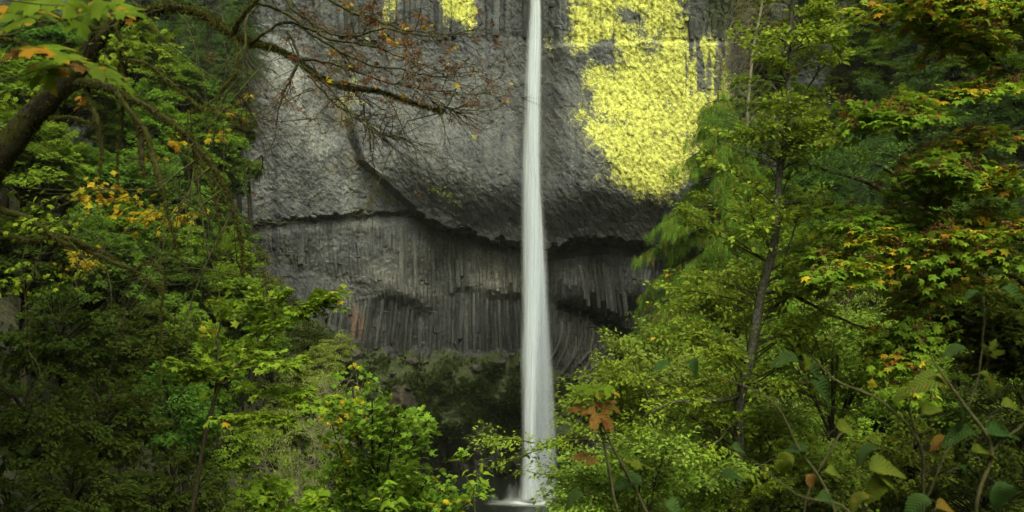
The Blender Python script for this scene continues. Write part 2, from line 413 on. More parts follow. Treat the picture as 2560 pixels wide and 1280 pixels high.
# ------------------------------------------------------------------ the cliff
LIP = ([-400, 560, 640, 700, 860, 1020, 1060, 1120, 1200, 1300, 1380, 1450, 1520, 1600, 1900, 3000],
       [570, 572, 562, 548, 535, 524, 545, 568, 592, 612, 618, 606, 598, 610, 640, 660])
B1 = ([560, 690, 800, 900, 1000, 1100, 1200, 1300, 1380, 1600], [620, 645, 690, 712, 736, 738, 722, 742, 755, 765])
FOOT = ([400, 700, 820, 870, 950, 1100, 1300, 1400, 1520, 1700], [700, 740, 815, 850, 878, 884, 884, 930, 955, 960])

def cliff_Y(px, py):
    X = (px - 1280) * 0.0469; Z = (640 - py) * 0.0469
    Y = 98.0 - 1.5e-5 * np.clip(px - 1280, -1100, 1100) ** 2
    lip = np.interp(px, *LIP)
    foot = np.interp(px, *FOOT)
    # undercut below the lip
    depth = np.interp(px, [500, 680, 800, 1000, 1040, 1120, 1250, 1600, 1900], [1.0, 1.2, 1.2, 1.3, 1.9, 2.6, 3.4, 5.5, 6.5])
    wob = (fbm(px / 40, py / 40, 4, 5) - 0.5) * 26 + (worley(px / 13, py / 9, 6)[2] - 0.5) * 13
    under = sstep(lip - 6, lip + 12, py + wob)
    turn = sstep(lip - 150, lip, py) * np.interp(px, [900, 1050, 1300, 1700], [0.15, 1.2, 1.8, 2.2])
    Y = Y + turn + under * depth * (0.5 + 1.3 * fbm(px / 90, py * 0, 3, 6))
    # the round boss right of the crack, left panel set back
    crack = np.interp(py, [100, 300, 400, 470, 520, 560], [860, 870, 900, 975, 1030, 1045])
    boss = sstep(-14, 14, px - crack)
    Y = Y - 1.3 * boss * (1 - under) * sstep(150, 420, py) + 0.5 * (1 - boss) * (1 - under)
    Y = Y - 2.4 * blob(px, py, 1180, 440, 190, 110, 18) - 1.6 * blob(px, py, 1500, 420, 150, 160)
    Y = Y - 1.2 * blob(px, py, 720, 330, 110, 190)
    Y = Y + 1.0 * blob(px, py, 850, 250, 45, 140, 10)
    # ledge at the top, columns above stand back
    led = np.interp(px, [600, 900, 1300, 1450, 1700, 1900], [95, 98, 106, 118, 104, 108]) + (fbm(px / 60, py * 0, 4, 9) - 0.5) * 26
    Y = Y + (0.05 + 0.8 * fbm(px / 110, py * 0, 2, 8)) * (1 - sstep(led - 7, led + 5, py))
    # wet groove behind the water
    Y = Y + 1.3 * blob(px, py * 0, 1372, 0, 26, 1e6) * (1 - sstep(420, 560, py))
    # lower wall
    low = sstep(lip + 10, lip + 40, py)
    b1 = np.interp(px, *B1)
    Y = Y - 1.4 * low * (1 - sstep(b1 - 60, b1 + 10, py)) * np.interp(px, [700, 1300], [0.2, 1.0])
    Y = Y - 1.3 * blob(px, py, 1240, 720, 120, 26, 8) - 1.6 * blob(px, py, 1000, 730, 90, 36, 12)
    Y = Y + 1.0 * blob(px, py, 1100, 690, 90, 40)
    # alcove right of the falls
    sdv = poly_sd(px, py + wob * 0.7, [(1395, 748), (1450, 765), (1530, 800), (1600, 840), (1700, 900), (1700, 1000), (1600, 990), (1500, 960), (1540, 860), (1500, 812), (1440, 786), (1395, 772)])
    Y = Y + 5.5 * sstep(-4, 14, sdv)
    Y = Y - 2.2 * low * sstep(1375, 1420, px) * (1 - sstep(735, 790, py)) * (1 - sstep(1600, 1650, px))
    # bank below the foot of the columns
    q = py - foot + (fbm(px / 40, py / 60, 4, 15) - 0.5) * 70
    bank = np.interp(q, [-5, 0, 40, 120, 200, 270, 330, 400, 520], [0, -0.5, -1.8, -3.2, -3.4, -1.6, 2.0, 4.5, 5.0])
    bk = sstep(0, 60, q)
    Y = Y + bank - bk * 4.2 * (fbm(px / 120 + 3, py / 90, 4, 17) - 0.5) - bk * 1.4 * (fbm(px / 28, py / 28, 3, 18) - 0.5)
    Y = Y + 4.0 * blob(px, py, 1130, 1150, 150, 70) + 4.0 * blob(px, py, 1240, 1060, 80, 60)
    Y = Y - 2.2 * blob(px, py, 1010, 1020, 42, 85, -10) + 1.6 * blob(px, py, 1075, 1040, 22, 90)
    # roughness
    rough_up = (1 - low) * 0.42
    n1 = fbm(X / 5, Z / 5, 5, 21) - 0.5
    Y = Y - 1.5 * n1 * (0.55 + 0.45 * rough_up)
    u = X * 0.85 + Z * 0.5; v = -X * 0.5 + Z * 0.85
    d, s, val = worley(u / 0.55 + fbm(X, Z, 2, 3), v / 1.0 + fbm(X, Z, 2, 4), 31)
    Y = Y + rough_up * (0.2 * (val - 0.5) + 0.16 * (d - 0.4))
    d, s, val = worley(u / 1.7, v / 2.9, 37)
    Y = Y + rough_up * 0.3 * (val - 0.5)
    fl = fbm(u * 2.2, v * 0.6, 4, 41) - 0.5
    Y = Y - rough_up * 0.4 * fl
    Y = Y - 0.2 * (fbm(X * 3, Z * 3, 4, 43) - 0.5)
    # vertical jointing above the ledge
    cx = X / 0.75 + 0.4 * fbm(X, Z / 6, 2, 51)
    ci = _hash(np.floor(cx), np.floor(Z / 7 + _hash(np.floor(cx), cx * 0, 2)), 77)
    Y = Y - (1 - sstep(led - 4, led + 4, py)) * (0.4 * (ci - 0.5) + 0.15 * np.sin(math.pi * (cx - np.floor(cx))))
    # columnar relief on the lower wall
    lean = (px - 1130) * 0.06 * sstep(560, 880, py)
    cx = (X + lean * 0.0469) / 0.47
    cell = np.floor(cx); ci = _hash(cell, np.floor(Z / 2.5 + 5 * _hash(cell, cell * 0, 3)), 79)
    colm = low * (1 - sstep(-6, 4, q)) * sstep(0.38, 0.55, fbm(px / 110, py / 60, 3, 87) + 0.25 * sstep(1000, 1150, px) + 0.25 * sstep(720, 760, py))
    Y = Y - colm * (0.30 * (ci - 0.5) + 0.20 * np.sin(math.pi * (cx - cell)))
    return Y

def lichen_mask(px, py):
    A = [(1425, -240), (1560, -270), (1690, -220), (1700, 20), (1714, 60), (1714, 104), (1728, 110), (1740, 175), (1748, 110), (1812, 104), (1826, 180), (1830, 250), (1900, 250),
         (1905, 330), (1820, 330), (1790, 380), (1735, 420), (1690, 480), (1640, 516), (1596, 520), (1560, 478), (1510, 458), (1474, 432), (1490, 392), (1462, 345), (1447, 300),
         (1462, 278), (1500, 288), (1488, 245), (1474, 200), (1482, 160), (1540, 178), (1542, 128), (1532, 94), (1500, 100), (1455, 122), (1432, 92), (1420, 30)]
    warp = (fbm(px / 22, py / 22, 3, 61) - 0.5) * 34
    m = 0.86 * sstep(-62, 46, poly_sd(px, py, A) + warp * 1.3)
    m = m - 0.5 * blob(px, py, 1585, 60, 30, 60, -25) - 0.4 * blob(px, py, 1640, 110, 26, 60, 25) - 0.35 * blob(px, py, 1500, 400, 60, 60) - 0.25 * blob(px, py, 1560, 300, 30, 20)
    m = m - 0.30 * sstep(395, 540, py)
    m = m - 0.55 * np.clip(fbm(px / 60, py / 38, 4, 66) - 0.52, 0, 1) * 2.2
    # vertical streaks on the right edge
    st = vnoise(px / 9, py / 90, 63)
    m = np.where((px > 1712) & (py > 40), m - 0.5 * sstep(0.35, 0.6, st) * (1 - sstep(210, 290, py)), m)
    m2 = sstep(-8, 20, poly_sd(px, py, [(1085, -230), (1190, -210), (1200, 60), (1180, 98), (1150, 80), (1118, 50), (1092, 20)]) + warp * 0.5) * (0.95 - 0.35 * sstep(20, 100, py)) - 0.35 * vnoise(px / 7, py / 70, 64)
    m3 = 0.6 * sstep(-10, 20, poly_sd(px, py, [(970, -200), (1004, -190), (1000, 30), (960, 90), (915, 130), (905, 90), (950, 40)]) + warp * 0.5) - 0.25 * vnoise(px / 8, py / 60, 65)
    m4 = 0.42 * blob(px, py, 880, 230, 26, 60, 10) + 0.4 * blob(px, py, 1100, 480, 60, 18, 35) + 0.35 * blob(px, py, 1370, 110, 20, 30)
    return np.clip(np.maximum.reduce([m, m2, m3, m4]), 0, 1)

def stain_shading_col(px, py):
    g = np.array([0.086, 0.092, 0.104])
    c = np.ones(px.shape + (3,)) * g
    def mul(w, f):
        nonlocal c
        c = c * (1 + w[..., None] * (np.array(f) - 1))
    def mixto(w, col):
        nonlocal c
        w = np.clip(w, 0, 1)[..., None]; c = c * (1 - w) + np.array(col) * w
    n = fbm(px / 70, py / 70, 4, 81); st = fbm(px / 14, py / 130, 4, 83)
    mul(sstep(0.45, 0.7, n) * 0.6, (1.25, 1.22, 1.05)); mul(sstep(0.5, 0.75, st), (0.62, 0.64, 0.7))
    mixto(0.85 * blob(px, py, 790, 330, 55, 60, 20) + 0.8 * blob(px, py, 740, 240, 60, 90, -20) + 0.5 * blob(px, py, 690, 130, 60, 60), (0.19, 0.20, 0.205))
    mixto(0.5 * blob(px, py, 860, 480, 90, 45), (0.17, 0.19, 0.20))
    mixto(0.75 * blob(px, py, 825, 300, 22, 42, -10), (0.05, 0.055, 0.075))
    mixto(0.6 * blob(px, py, 860, 290, 26, 120, -6) * sstep(0.35, 0.6, n), (0.13, 0.10, 0.05))
    mixto(0.6 * blob(px, py, 840, 420, 80, 30, -30) * sstep(0.3, 0.6, n), (0.12, 0.10, 0.035))
    mixto(0.55 * blob(px, py, 1150, 110, 80, 30), (0.07, 0.075, 0.10))
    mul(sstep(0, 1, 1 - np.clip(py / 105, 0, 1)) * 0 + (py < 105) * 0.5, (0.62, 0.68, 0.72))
    mixto(0.85 * np.exp(-((px - 1372 + (fbm(px * 0, py / 60, 3, 85) - 0.5) * 20) / 24) ** 2) * (1 - sstep(380, 560, py)), (0.028, 0.03, 0.033))
    mixto(0.4 * np.exp(-((px - 1318) / 16) ** 2) * (1 - sstep(380, 560, py)), (0.04, 0.045, 0.045))
    lip = np.interp(px, *LIP)
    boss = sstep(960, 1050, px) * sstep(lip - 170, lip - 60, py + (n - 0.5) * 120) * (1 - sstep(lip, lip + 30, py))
    mul(boss * 0.75, (0.42, 0.46, 0.45))  # shade on the bulge's underside, painted into the rock colour
    mixto(0.8 * blob(px, py, 1255, 675, 75, 60, 0) * (0.5 + st), (0.26, 0.255, 0.23))  # columns beside the falls brightened in colour to look lit
    mixto(0.45 * blob(px, py, 1000, 700, 130, 40, 15), (0.15, 0.145, 0.125))
    mixto(0.5 * blob(px, py, 1120, 690, 60, 30), (0.06, 0.065, 0.075))
    mixto(0.5 * blob(px, py, 790, 620, 60, 50), (0.055, 0.06, 0.075))
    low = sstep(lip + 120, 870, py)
    mul(low * 1.0, (0.42, 0.42, 0.42)); mul(sstep(lip - 5, lip + 25, py) * 0.25, (0.4, 0.4, 0.4)); mul(0.6 * blob(px, py, 1500, 520, 170, 90), (0.55, 0.54, 0.5)); mul(0.5 * sstep(0.45, 0.65, fbm(px / 45, py / 30, 4, 88)) * sstep(540, 600, py), (0.5, 0.52, 0.55))  # shade below the lip and down the lower wall painted in
    mixto(0.9 * blob(px, py, 884, 800, 7, 34) + 0.8 * blob(px, py, 905, 815, 6, 30), (0.12, 0.062, 0.042))
    mixto(sstep(-10, 40, py - np.interp(px, *FOOT)) * (py > 600), (0.030, 0.026, 0.019)); mixto(0.8 * blob(px, py, 1005, 1030, 40, 80, -8) * sstep(0.35, 0.5, fbm(px / 20, py / 25, 3, 90)), (0.040, 0.020, 0.014)); mixto(sstep(1050, 1130, py), (0.014, 0.014, 0.011))  # near-black cave shade of bank and hollow put into the rock colour
    mixto(0.7 * sstep(1390, 1420, px) * sstep(770, 800, py) * (1 - sstep(1700, 1750, px)), (0.05, 0.05, 0.048))
    fan = blob(px, py, 1255, 680, 70, 60, 0) * (px < 1310); mixto(0.8 * fan * (0.4 + st), (0.21, 0.205, 0.19)); mixto(0.5 * blob(px, py, 1080, 640, 110, 40, 15) * (0.4 + st), (0.13, 0.13, 0.12)); mixto(0.55 * blob(px, py, 1450, 690, 70, 45) * st * 1.6, (0.13, 0.13, 0.125)); mixto(0.4 * blob(px, py, 870, 690, 120, 40, 20), (0.10, 0.105, 0.105))  # fan: painted light on the columns beside the falls
    return c

def moss_mask(px, py):
    foot = np.interp(px, *FOOT)
    m = 0.72 * sstep(foot - 30, foot + 20, py + (fbm(px / 25, py / 25, 3, 16) - 0.5) * 60) * (1 - 0.6 * sstep(1060, 1150, py))
    m = m - 0.5 * blob(px, py, 1010, 1030, 42, 80, -8) - 0.35 * blob(px, py, 850, 860, 60, 20)
    m = np.maximum(m, 0.48 * sstep(690, 560, px) * (py > 0)); m = np.maximum(m, 0.45 * blob(px, py, 1560, 640, 60, 14))
    m = np.maximum(m, 0.50 * sstep(1850, 2000, px) * (fbm(px / 70, py / 70, 3, 92) * 1.6 - .3)); m = np.maximum(m, 0.42 * blob(px, py, 1110, 480, 90, 30, 25)); m = np.maximum(m, 0.42 * blob(px, py, 700, 480, 60, 60)); m = np.maximum(m, 0.40 * blob(px, py, 700, 250, 60, 120))
    m = np.maximum(m, 0.40 * blob(px, py, 1140, 660, 40, 40)); m = np.maximum(m, 0.55 * sstep(1700, 1780, px) * (1 - sstep(60, 130, py)))
    return np.clip(m, 0, 1)

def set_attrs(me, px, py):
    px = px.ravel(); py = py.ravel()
    a = me.attributes.new("stain_shading", 'FLOAT_COLOR', 'POINT')
    c = np.concatenate([stain_shading_col(px, py), np.ones((len(px), 1))], 1).astype(np.float32)
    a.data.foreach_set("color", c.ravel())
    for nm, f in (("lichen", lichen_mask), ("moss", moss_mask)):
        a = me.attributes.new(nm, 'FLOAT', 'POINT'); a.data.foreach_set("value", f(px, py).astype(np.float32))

def build_cliff():
    gx = np.concatenate([np.arange(-500, 530, 14), np.arange(530, 1920, 3.0), np.arange(1920, 3100, 14)])
    gy = np.concatenate([np.arange(-760, -30, 16), np.arange(-30, 960, 3.0), np.arange(960, 1420, 5.0)])
    PX, PY = np.meshgrid(gx, gy)
    Y = cliff_Y(PX, PY)
    V = np.stack([(PX - 1280) * K * Y, Y, (640 - PY) * K * Y], -1).reshape(-1, 3)
    # plateau behind the rim
    h, w = PX.shape
    i = np.arange(h - 1)[:, None] * w; j = np.arange(w - 1)[None, :]
    F = np.stack([i + j, i + w + j, i + w + j + 1, i + j + 1], -1).reshape(-1, 4)
    me = np_mesh("cliff", V, F, M['rock'], smooth=False)
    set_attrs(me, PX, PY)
    o = link("cliff", me); tag(o, kind="structure")
    return o
cliff = build_cliff()

def col_mesh(p_top, p_bot, pxpy_t, pxpy_b, r, rng, segs=5, bend=0.0):
    """one six-sided basalt column with stepped joints"""
    V = []; pp = []
    offs = np.cumsum(rng.normal(0, 0.03, (segs, 2)), 0)
    ph = rng.random() * 1.0
    ts = np.sort(np.concatenate([[0, 1], rng.random(segs - 1) * 0.8 + 0.1]))
    for k in range(segs):
        rr = r * rng.uniform(0.88, 1.1)
        for t in (ts[k], ts[k + 1]):
            c = p_top * (1 - t) + p_bot * t
            c = c + np.array([offs[k, 0] + bend * math.sin(math.pi * t), offs[k, 1], 0])
            for a in range(6):
                an = ph + a * math.pi / 3
                V.append(c + rr * np.array([math.cos(an), math.sin(an) * 0.9, 0.05 * math.sin(an)]))
                pp.append((pxpy_t[0] * (1 - t) + pxpy_b[0] * t, pxpy_t[1] * (1 - t) + pxpy_b[1] * t))
    F = []
    for k in range(2 * segs - 1):
        for a in range(6):
            F.append((k * 6 + a, k * 6 + (a + 1) % 6, (k + 1) * 6 + (a + 1) % 6, (k + 1) * 6 + a))
    n = len(V) // 6 - 1
    for b in (0, n):
        F.append((b * 6, b * 6 + 1, b * 6 + 2, b * 6 + 3)); F.append((b * 6, b * 6 + 3, b * 6 + 4, b * 6 + 5))
    V = np.array(V)
    me = np_mesh("basalt_column", V, np.array(F), M['column'], smooth=False)
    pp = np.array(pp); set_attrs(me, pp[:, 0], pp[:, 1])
    return me

def columns():
    rng = np.random.default_rng(5)
    def band(px0, px1, top, bot, step, lean, r, keep=0.8, out=0.0, bend=0.0):
        x = px0
        while x < px1:
            st = step * rng.uniform(0.85, 1.2); x += st
            if rng.random() > (keep(x) if callable(keep) else keep): continue
            t0 = np.interp(x, *top) + rng.uniform(2, 26); b0 = np.interp(x, *bot) - rng.uniform(-2, 14)
            if b0 - t0 < 25: continue
            if rng.random() < 0.3: t0 += (b0 - t0) * rng.uniform(0.1, 0.4)
            elif rng.random() < 0.2: b0 -= (b0 - t0) * rng.uniform(0.1, 0.35)
            ln = lean(x) * (b0 - t0)
            qx = np.array([x, x + ln]); qy = np.array([t0, b0])
            Ym = cliff_Y(np.array([x, x + ln * .5, x + ln]), np.array([t0 + 6, (t0 + b0) / 2, b0 - 4]))
            y0 = np.median(Ym); y1 = y0 + np.clip(Ym[2] - Ym[0], -1, 1) * .5; y0 = y0 - (y1 - y0)
            pr = rng.uniform(-0.12, 0.12) + out
            me = col_mesh(P(x, t0, y0 - pr), P(x + ln, b0, y1 - pr), (x, t0), (x + ln, b0), r * rng.uniform(0.85, 1.15), rng, bend=bend)
            link("basalt_column", me, cliff)
    band(715, 1298, (LIP[0], [v + 14 for v in LIP[1]]), B1, 10.5, lambda x: 0.10 * (x - 1150) / 400 + 0.05, 0.27, lambda x: 0.12 if x < 960 else (0.4 if x < 1080 else 0.9))
    band(760, 1298, B1, (FOOT[0], FOOT[1]), 10.0, lambda x: 0.22 * (1180 - x) / 400 * -1, 0.26, 0.85)
    band(1392, 1590, ([1300, 1700], [648, 655]), ([1380, 1450, 1530, 1600], [748, 760, 790, 810]), 11, lambda x: 0.12, 0.27, 0.75, -0.06)
    band(1392, 1545, ([1380, 1450, 1545], [790, 800, 826]), ([1380, 1560], [935, 960]), 9.5, lambda x: -0.35, 0.24, 0.95, 0.1, 0.8)
    band(1715, 1820, ([1700, 1830], [10, 30]), ([1700, 1830], [104, 106]), 14, lambda x: 0.0, 0.32, 0.8)
    band(835, 1318, ([800, 1330], [-60, -60]), ([800, 1330], [98, 104]), 17, lambda x: 0.0, 0.42, 0.55, 0.1)
columns()

# ------------------------------------------------------------------ ground of the gorge
POOL_Z = -26.9
def ground_z(x, y):
    x = np.asarray(x, float); y = np.asarray(y, float)
    zc = np.maximum(POOL_Z - 1.2, -1.75 - 0.55 * np.clip(y - 0.8, 0, 200))
    xc = 0.045 * y
    dl = np.clip(xc - x - (2.0 + 0.13 * y), 0, 200); dr = np.clip(x - xc - (2.0 + 0.06 * y), 0, 200)
    z = zc + dl * 0.72 + dl ** 2 * 0.012 + dr * 0.75 + dr ** 2 * 0.014
    z = z + (fbm(x / 7 + 40, y / 7 + 40, 4, 101) - 0.5) * 2.0 * np.clip(np.hypot(x, y) / 20, 0.1, 1)
    z = np.where(y < 1.5, np.maximum(z, -1.75 + 0.25 * (1.5 - y)), z)
    return z

def build_ground():
    gx = np.concatenate([np.linspace(-160, -60, 25), np.linspace(-58, 60, 150), np.linspace(64, 160, 24)])
    gy = np.concatenate([np.linspace(-60, -4, 20), np.linspace(-3, 112, 150)])
    X, Yg = np.meshgrid(gx, gy)
    Z = ground_z(X, Yg)
    V = np.stack([X, Yg, Z], -1).reshape(-1, 3)
    h, w = X.shape
    i = np.arange(h - 1)[:, None] * w; j = np.arange(w - 1)[None, :]
    F = np.stack([i + j, i + j + 1, i + w + j + 1, i + w + j], -1).reshape(-1, 4)
    o = link("ground", np_mesh("ground", V, F, M['ground'], smooth=True)); tag(o, kind="structure")
build_ground()

# pool water
def water_mat():
    m, nt, N, L = new_mat("dark_pool_water")
    geo = N("ShaderNodeNewGeometry"); nz = N("ShaderNodeTexNoise"); nz.inputs["Scale"].default_value = 1.6; nz.inputs["Detail"].default_value = 4
    mp = N("ShaderNodeMapping"); mp.inputs["Scale"].default_value = (0.4, 1.4, 1); L(geo.outputs["Position"], mp.inputs["Vector"]); L(mp.outputs[0], nz.inputs["Vector"])
    bp = N("ShaderNodeBump"); bp.inputs["Distance"].default_value = 0.08; bp.inputs["Strength"].default_value = 0.5; L(nz.outputs[0], bp.inputs["Height"])
    pb = N("ShaderNodeBsdfPrincipled"); pb.inputs["Base Color"].default_value = (0.008, 0.010, 0.008, 1); pb.inputs["Roughness"].default_value = 0.18
    L(bp.outputs[0], pb.inputs["Normal"])
    # foam spreading from where the water lands
    vm = N("ShaderNodeVectorMath"); vm.operation = 'DISTANCE'; L(mp.outputs[0], vm.inputs[0])
    vm.inputs[1].default_value = (P(1336, 1252, 93.0)[0] * 0.4, 93.0 * 1.4, POOL_Z)
    ad = N("ShaderNodeMath"); ad.operation = 'MULTIPLY_ADD'; ad.inputs[1].default_value = -1.2; L(nz.outputs[0], ad.inputs[0]); L(vm.outputs["Value"], ad.inputs[2])
    r = N("ShaderNodeValToRGB"); set_ramp(r, [(0.0, (0.85, 0.85, 0.85)), (0.4, (0.25, 0.25, 0.25)), (1.0, (0, 0, 0))]); sm = N("ShaderNodeMath"); sm.operation = 'MULTIPLY'; sm.inputs[1].default_value = 0.62; L(ad.outputs[0], sm.inputs[0]); L(sm.outputs[0], r.inputs[0])
    df = N("ShaderNodeBsdfDiffuse"); df.inputs["Color"].default_value = (0.7, 0.76, 0.8, 1)
    mx = N("ShaderNodeMixShader"); L(r.outputs[0], mx.inputs[0]); L(pb.outputs[0], mx.inputs[1]); L(df.outputs[0], mx.inputs[2])
    out = N("ShaderNodeOutputMaterial"); L(mx.outputs[0], out.inputs[0])
    return m
def build_pool():
    n = 40; rng = np.random.default_rng(3)
    th = np.linspace(0, 2 * math.pi, n, endpoint=False)
    rr = 1 + 0.1 * (fbm(th * 2, th * 0, 2, 5) - 0.5)
    V = [np.array([0.5, 88.0, POOL_Z])] + [np.array([0.5 + 19 * rr[i] * math.cos(th[i]), 88 + 22 * rr[i] * math.sin(th[i]), POOL_Z]) for i in range(n)]
    F = [(0, 1 + i, 1 + (i + 1) % n) for i in range(n)]
    o = link("pool_water", np_mesh("pool_water", np.array(V), np.array(F), water_mat())); tag(o, kind="structure")
build_pool()

# ------------------------------------------------------------------ the waterfall: many thin sheets of falling water
def fall_mat(name, dens, tint):
    m, nt, N, L = new_mat(name)
    uv = N("ShaderNodeTexCoord"); sep = N("ShaderNodeSeparateXYZ"); L(uv.outputs["UV"], sep.inputs[0])
    # thin at both edges of every sheet
    a = N("ShaderNodeMath"); a.operation = 'MULTIPLY'; a.inputs[1].default_value = math.pi; L(sep.outputs[0], a.inputs[0])
    s = N("ShaderNodeMath"); s.operation = 'SINE'; L(a.outputs[0], s.inputs[0])
    p = N("ShaderNodeMath"); p.operation = 'POWER'; p.inputs[1].default_value = 2.4; L(s.outputs[0], p.inputs[0])
    geo = N("ShaderNodeNewGeometry")
    mp = N("ShaderNodeMapping"); mp.inputs["Scale"].default_value = (1.7, 1.7, 0.05); L(geo.outputs["Position"], mp.inputs["Vector"])
    nz = N("ShaderNodeTexNoise"); nz.inputs["Scale"].default_value = 1.5; nz.inputs["Detail"].default_value = 1.5; L(mp.outputs[0], nz.inputs["Vector"])
    mr = N("ShaderNodeMapRange"); mr.inputs[1].default_value = 0.3; mr.inputs[2].default_value = 0.7; mr.inputs[3].default_value = 0.45; mr.inputs[4].default_value = 1.25
    L(nz.outputs[0], mr.inputs[0])
    m1 = N("ShaderNodeMath"); m1.operation = 'MULTIPLY'; L(p.outputs[0], m1.inputs[0]); L(mr.outputs[0], m1.inputs[1])
    m2 = N("ShaderNodeMath"); m2.operation = 'MULTIPLY'; m2.inputs[1].default_value = dens; m2.use_clamp = True; L(m1.outputs[0], m2.inputs[0])
    df = N("ShaderNodeBsdfDiffuse"); df.inputs["Color"].default_value = (*tint, 1)
    tl = N("ShaderNodeBsdfTranslucent"); tl.inputs["Color"].default_value = (*tint, 1)
    md = N("ShaderNodeMixShader"); md.inputs[0].default_value = 0.45; L(df.outputs[0], md.inputs[1]); L(tl.outputs[0], md.inputs[2])
    tp = N("ShaderNodeBsdfTransparent")
    mx = N("ShaderNodeMixShader"); L(m2.outputs[0], mx.inputs[0]); L(tp.outputs[0], mx.inputs[1]); L(md.outputs[0], mx.inputs[2])
    out = N("ShaderNodeOutputMaterial"); L(mx.outputs[0], out.inputs[0])
    return m
FY = [-700, 0, 100, 200, 300, 400, 500, 600, 700, 800, 900, 1000, 1100, 1200, 1252]
FL = [1328, 1327, 1321, 1316, 1313, 1309, 1304, 1303, 1302, 1301, 1299, 1302, 1304, 1302, 1300]
FR = [1348, 1351, 1353, 1352, 1352, 1352, 1354, 1361, 1363, 1357, 1349, 1343, 1341, 1341, 1345]
def sheet(c, w, yaw, Ys, pys):
    """a vertical ribbon: c(py) centre px, w(py) width px"""
    V = []; UV = []
    nu = 5
    for py in pys:
        Y = Ys(py); cx = (c(py) - 1280) * K * Y; z = (640 - py) * K * Y; ww = w(py) * K * Y
        for k in range(nu):
            t = k / (nu - 1) - 0.5
            V.append((cx + math.cos(yaw) * t * ww, Y + math.sin(yaw) * t * ww - 0.15 * math.cos(t * math.pi), z)); UV.append((t + 0.5, py / 1000))
    return V, UV
def sheets_mesh(name, lst, mat):
    V = []; UV = []; F = []
    for v, uv, rows in lst:
        b = len(V); V += v; UV += uv
        for r in range(rows - 1):
            for k in range(4):
                F.append((b + r * 5 + k, b + r * 5 + k + 1, b + (r + 1) * 5 + k + 1, b + (r + 1) * 5 + k))
    F = np.array(F); me = np_mesh(name, np.array(V), F, mat, smooth=True)
    ul = me.uv_layers.new(name="UVMap"); ul.data.foreach_set("uv", np.array(UV, np.float32)[F.ravel()].ravel())
    return me
def waterfall():
    rng = np.random.default_rng(11)
    root = empty("waterfall", P(1330, 1252, 93.0))
    tag(root, "tall silky white waterfall dropping past the dark basalt cliff into the pool", "waterfall")
    inv = Matrix.Translation(-root.location)
    pys = np.concatenate([np.arange(-700, 0, 70), np.arange(0, 1253, 24)])
    lst = []
    for i in range(16):
        u = np.clip(rng.normal(0.5, 0.17), 0.15, 0.85); fr = rng.uniform(0.5, 0.95); ph = rng.random() * 6; du = rng.normal(0, 0.10)
        def c(py, u=u, ph=ph, du=du):
            l = np.interp(py, FY, FL); r = np.interp(py, FY, FR); return l + (r - l) * np.clip(u + du * math.sin(py / 260 + ph), 0.1, 0.9)
        def w(py, fr=fr):
            l = np.interp(py, FY, FL); r = np.interp(py, FY, FR); return (r - l) * fr
        yo = rng.normal(0, 0.35)
        Ys = lambda py, yo=yo: np.interp(py, [-700, 0, 1252], [96.2, 94.6, 93.0]) + yo * np.interp(py, [0, 1252], [0.4, 1])
        v, uv = sheet(c, w, rng.uniform(-0.5, 0.5), Ys, pys); lst.append((v, uv, len(pys)))
    me = sheets_mesh("main_stream", lst, fall_mat("falling_water", 0.50, (0.86, 0.92, 1.0)))
    me.transform(inv); link("main_stream", me, root)
    # thin veil of spray drifting to the right
    lst = []
    for i in range(30):
        u = rng.uniform(0.0, 1.0); fr = rng.uniform(26, 52)
        p0 = rng.uniform(430, 760)
        c = lambda py, u=u: np.interp(py, [400, 600, 800, 1000, 1252], [1345, 1350 + 4 * u, 1348 + 20 * u, 1346 + 34 * u, 1344 + 46 * u])
        w = lambda py, fr=fr, p0=p0: fr * np.interp(py, [p0, p0 + 260, 1252], [0.05, 0.8, 1.05])
        yo = rng.normal(0, 0.6)
        pp = np.arange(p0, 1256, 24)
        v, uv = sheet(c, w, rng.uniform(-0.7, 0.7), lambda py, yo=yo: 93.4 + yo, pp); lst.append((v, uv, len(pp)))
    me = sheets_mesh("spray_veil", lst, fall_mat("drifting_spray", 0.10, (0.80, 0.87, 0.98)))
    me.transform(inv); link("spray_veil", me, root)
    # splash where it lands: low sheets fanning out
    lst = []
    for i in range(70):
        a = rng.uniform(0, 2 * math.pi); rr = abs(rng.normal(0, 1.9)); hgt = rng.uniform(20, 150) * math.exp(-rr / 2.4)
        cx = 1335 + rr * math.cos(a) / (K * 93) * 1.0; yy = 92.6 + 0.6 * rr * math.sin(a)
        pp = np.linspace(1253 - hgt, 1253, 4); ww = rng.uniform(35, 80)
        v, uv = sheet(lambda py: cx, lambda py, ww=ww, hgt=hgt: ww * (0.15 + 0.85 * (py - 1253 + hgt) / hgt), rng.uniform(-0.8, 0.8), lambda py: yy, pp); lst.append((v, uv, 4))
    me = sheets_mesh("splash", lst, fall_mat("splash_spray", 0.12, (0.85, 0.9, 0.93)))
    me.transform(inv); link("splash", me, root)
waterfall()

